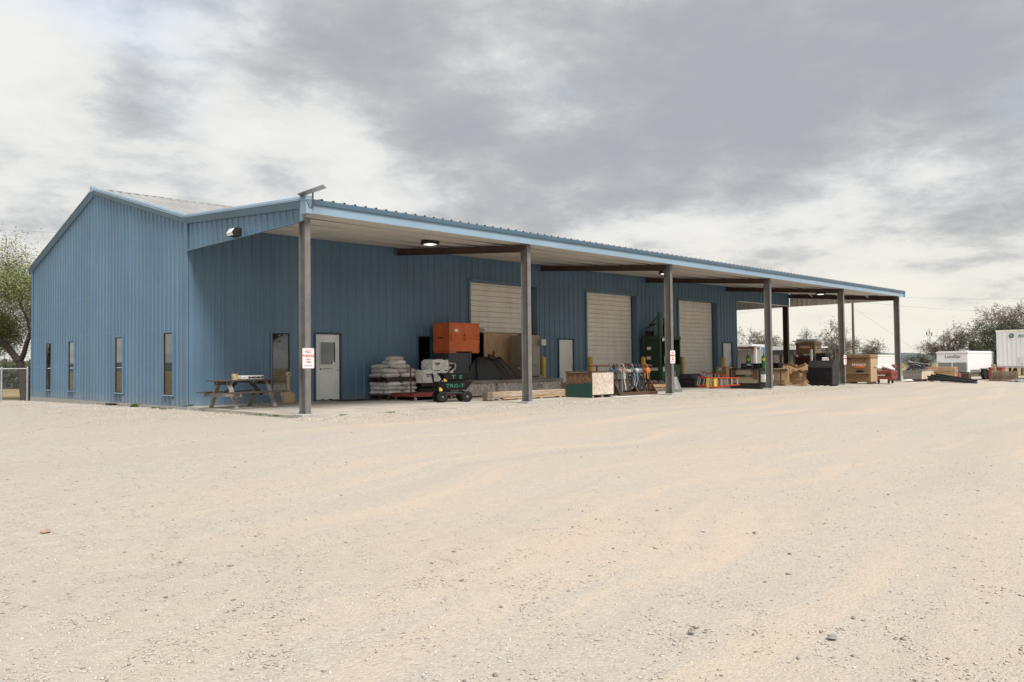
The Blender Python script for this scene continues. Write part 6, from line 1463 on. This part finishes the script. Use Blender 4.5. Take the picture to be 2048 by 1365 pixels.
q = MB(); q.lathe([(0, -.03), (.17, -.03), (.17, -.02), (0, -.02)], (0, .32, bt-.32), 20, 'x'); o = q.build('badge', mat('badge_green', (.03, .13, .11), .5), t_); text('PL', .16, 'sign_white', t_, (-.035, .32, bt-.32), '-x')
sub('stencil', t_, 'label_black', ((-.022, -.28, bt-.30), (.01, .36, .05)), ((-.022, -.28, bt-.42), (.01, .4, .03)), b=0); sub('data_plate', t_, 'roof_white', ((-.024, -.28, bb+.45), (.02, .3, .5)))
for sy in (-.9, .9): q = MB(); q.box((1.8, sy, bb/2), (.14, .14, bb)); q.bar((1.8, sy, .2), (3.0, sy, bb-.2), .08, .08); q.build('landing_leg', 'label_black', t_)
for dx in (9.8, 11.1):
    for sy in (-1, 1): q = MB(); q.lathe([(.25, -.25), (.45, -.27), (.50, -.2), (.50, .2), (.45, .27), (.25, .25)], (dx, sy*.95, .5), 22, 'y'); q.build('wheel', 'black_rubber', t_)
sub('axle_frame', t_, 'label_black', ((10.4, 0, .75), (3.2, 1.0, .35)))
# timber stacks and pipes before the trailers
def stack(x, pxa, pxb, n, ny_, m, lab, hz=.11, depth=2.4, z_add=0):
    ya, yb = at(pxa, 755, x=x).y, at(pxb, 755, x=x).y; z_ = gz(x, yb); t2 = thing('lumber_stack', lab, 'lumber', (x, (ya+yb)/2, z_), 0, 'lumber stacked in the yard')
    for k in range(n):
        for j in range(ny_):
            q = MB(); q.box((.2*j+random.uniform(-.02, .02), random.uniform(-.03, .03), .10+z_add+k*hz), (.18, ya-yb, hz-.02), None, .006); q.build('board', m, t2)
    for s_ in (-.35, 0, .35): q = MB(); q.box((.1*ny_, s_*(ya-yb), .045), (.2*ny_, .1, .09)); q.build('bearer', 'wood_pallet', t2)
stack(41.5, 1853, 1912, 6, 2, 'wood_new', 'stack of yellow pine boards beside the grey plank crate', .14)
for k in range(4):
    pallet(46.0, at(2010, 755, x=46).y, gz(46, at(2010, 755, x=46).y)+.05+k*.14, R(90+3*k), ('lowest', 'second', 'third', 'topmost')[k]+' pallet of the stack before the box trailer', 'wood_pallet', 1.2, 1.0)
y_ = at(2010, 755, x=46).y; one('ground_board', MB().box((0, 0, .025), (1.3, 1.9, .05), None, .005), 'wood_grey', 'grey board under the pallet stack', 'board', (46, y_, gz(46, y_)))
stack(48.5, 1984, 1992, 7, 1, 'wood_new', 'short upright stack of pale boards behind the cargo trailer wheels', .15)
q = MB(); q.box((0, 0, .42), (.7, .8, .84), None, .02); q.box((0, 0, .86), (.75, .85, .05)); y_ = at(1994, 750, x=52).y; one('red_box', q, 'red_brown', 'dull red steel box between the white trailers', 'box', (52, y_, gz(52, y_)))
for k in range(2): y_ = at(1905+20*k, 756, x=47+k).y; q = MB(); q.box((0, 0, .25), (.5, .9, .5), None, .02); q.bar((0, -.4, .52), (.1, .4, .56), .1, .06); one('red_block', q, 'red_brown' if k != 1 else 'wood_dark', ('dull red box under the cargo trailer nose', 'dark timber block under the cargo trailer', 'dull red box before the cargo trailer wheels')[k], 'block', (47+k, y_, gz(47+k, y_)))
r_ = random.Random(2)
for k in range(11):
    a = at(1855+r_.uniform(0, 18), 757, x=38.5+.1*k); b_ = at(1925+r_.uniform(0, 30), 765, x=36.0+.12*k)
    za = gz(a.x, a.y)+.05+.36*(1-abs(k-5)/6)+.03*r_.random(); zb_ = gz(b_.x, b_.y)+.045+.10*(1-abs(k-5)/6)
    q = MB(); q.tube((a.x, a.y, za), (b_.x, b_.y, zb_), .05, 8); one('black_pipe', q, 'black_plastic' if k % 3 else 'grey_steel', 'long black plastic pipe in the heap sloping to the gravel', 'pipe', (0, 0, 0), 0, 'black pipes heaped beside the plank crate')
for k in range(5): y_ = at(2022+6*k, 760, x=44.5).y; q = MB(); q.bar((-.8, 0, .04+.05*(k % 2)), (.9, -.2, .06+.05*(k % 2)), .16, .05); one('metal_strip', q, 'galvanised', 'grey metal strip lying on the gravel before the box trailer', 'scrap', (44.5, y_, gz(44.5, y_)), 0, 'metal strips before the box trailer')
# ---------------------------------------------------------------- weeds along the slab and drain
def weed(x, y, n, h, seed, lab):
    g = np.random.default_rng(seed); V = []; Fq = []
    for k in range(n):
        a = g.uniform(0, 6.28); l_ = h*g.uniform(.5, 1.1); o = g.normal(0, .06, 2); t_ = np.array([math.cos(a), math.sin(a)])*g.uniform(.2, .9)*l_; w2 = .012
        s_ = np.array([-math.sin(a), math.cos(a)])*w2; b0 = len(V)
        m1 = o+t_*.5
        V += [(o[0]-s_[0], o[1]-s_[1], 0), (o[0]+s_[0], o[1]+s_[1], 0), (m1[0]+s_[0]*1.4, m1[1]+s_[1]*1.4, l_*.6), (m1[0]-s_[0]*1.4, m1[1]-s_[1]*1.4, l_*.6), (o[0]+t_[0], o[1]+t_[1], l_*.75)]
        Fq += [(b0, b0+1, b0+2, b0+3), (b0+3, b0+2, b0+4)]
    o = raw('weed', V, Fq, 'weed'); o.location = (x, y, gz(x, y)-.005); tag(o, lab, 'weed', 'weeds at the slab edge')
for k, (x, y, n, h) in enumerate(((-.22, 5.3, 40, .10), (-.2, 4.6, 34, .09), (-.2, 4.0, 46, .13), (-.24, 2.6, 26, .06), (-.25, 1.7, 26, .05), (-.28, .9, 30, .05), (-.2, .35, 34, .06), (-.35, 9.3, 50, .14), (-.4, 7.6, 30, .08), (-.5, 6.6, 24, .07), (.9, -.17, 22, .05), (2.2, -.2, 20, .05))):
    weed(x, y, n, h, k, 'small green weed tuft growing at the concrete edge')
p = at(220, 809, x=-.25); one('drain_grate', MB().box((0, 0, .03), (.18, .55, .07), None, .02), 'label_black', 'black drain pipe end at the foot of the gable wall', 'drain', (-.22, p.y, gz(-.3, p.y)+.005))

# trees across the yard, behind where the photographer stands: the glazed door mirrors them
for k, (x, y, h) in enumerate(((6, -52, 8), (17, -58, 9), (27, -50, 7.5), (36, -60, 9.5), (47, -54, 8), (60, -62, 9), (-12, -60, 8))):
    tree('oak_tree', 'bushy tree on the far side of the gravel yard facing the building', (x, y, gz(x, y)), h, 70+k, 'bark', 'leaf_dark', 5000, .35, .5, 'trees across the yard', r0=.2, fork=.14, levels=4, nsplit=(2, 3), shrink=.8)
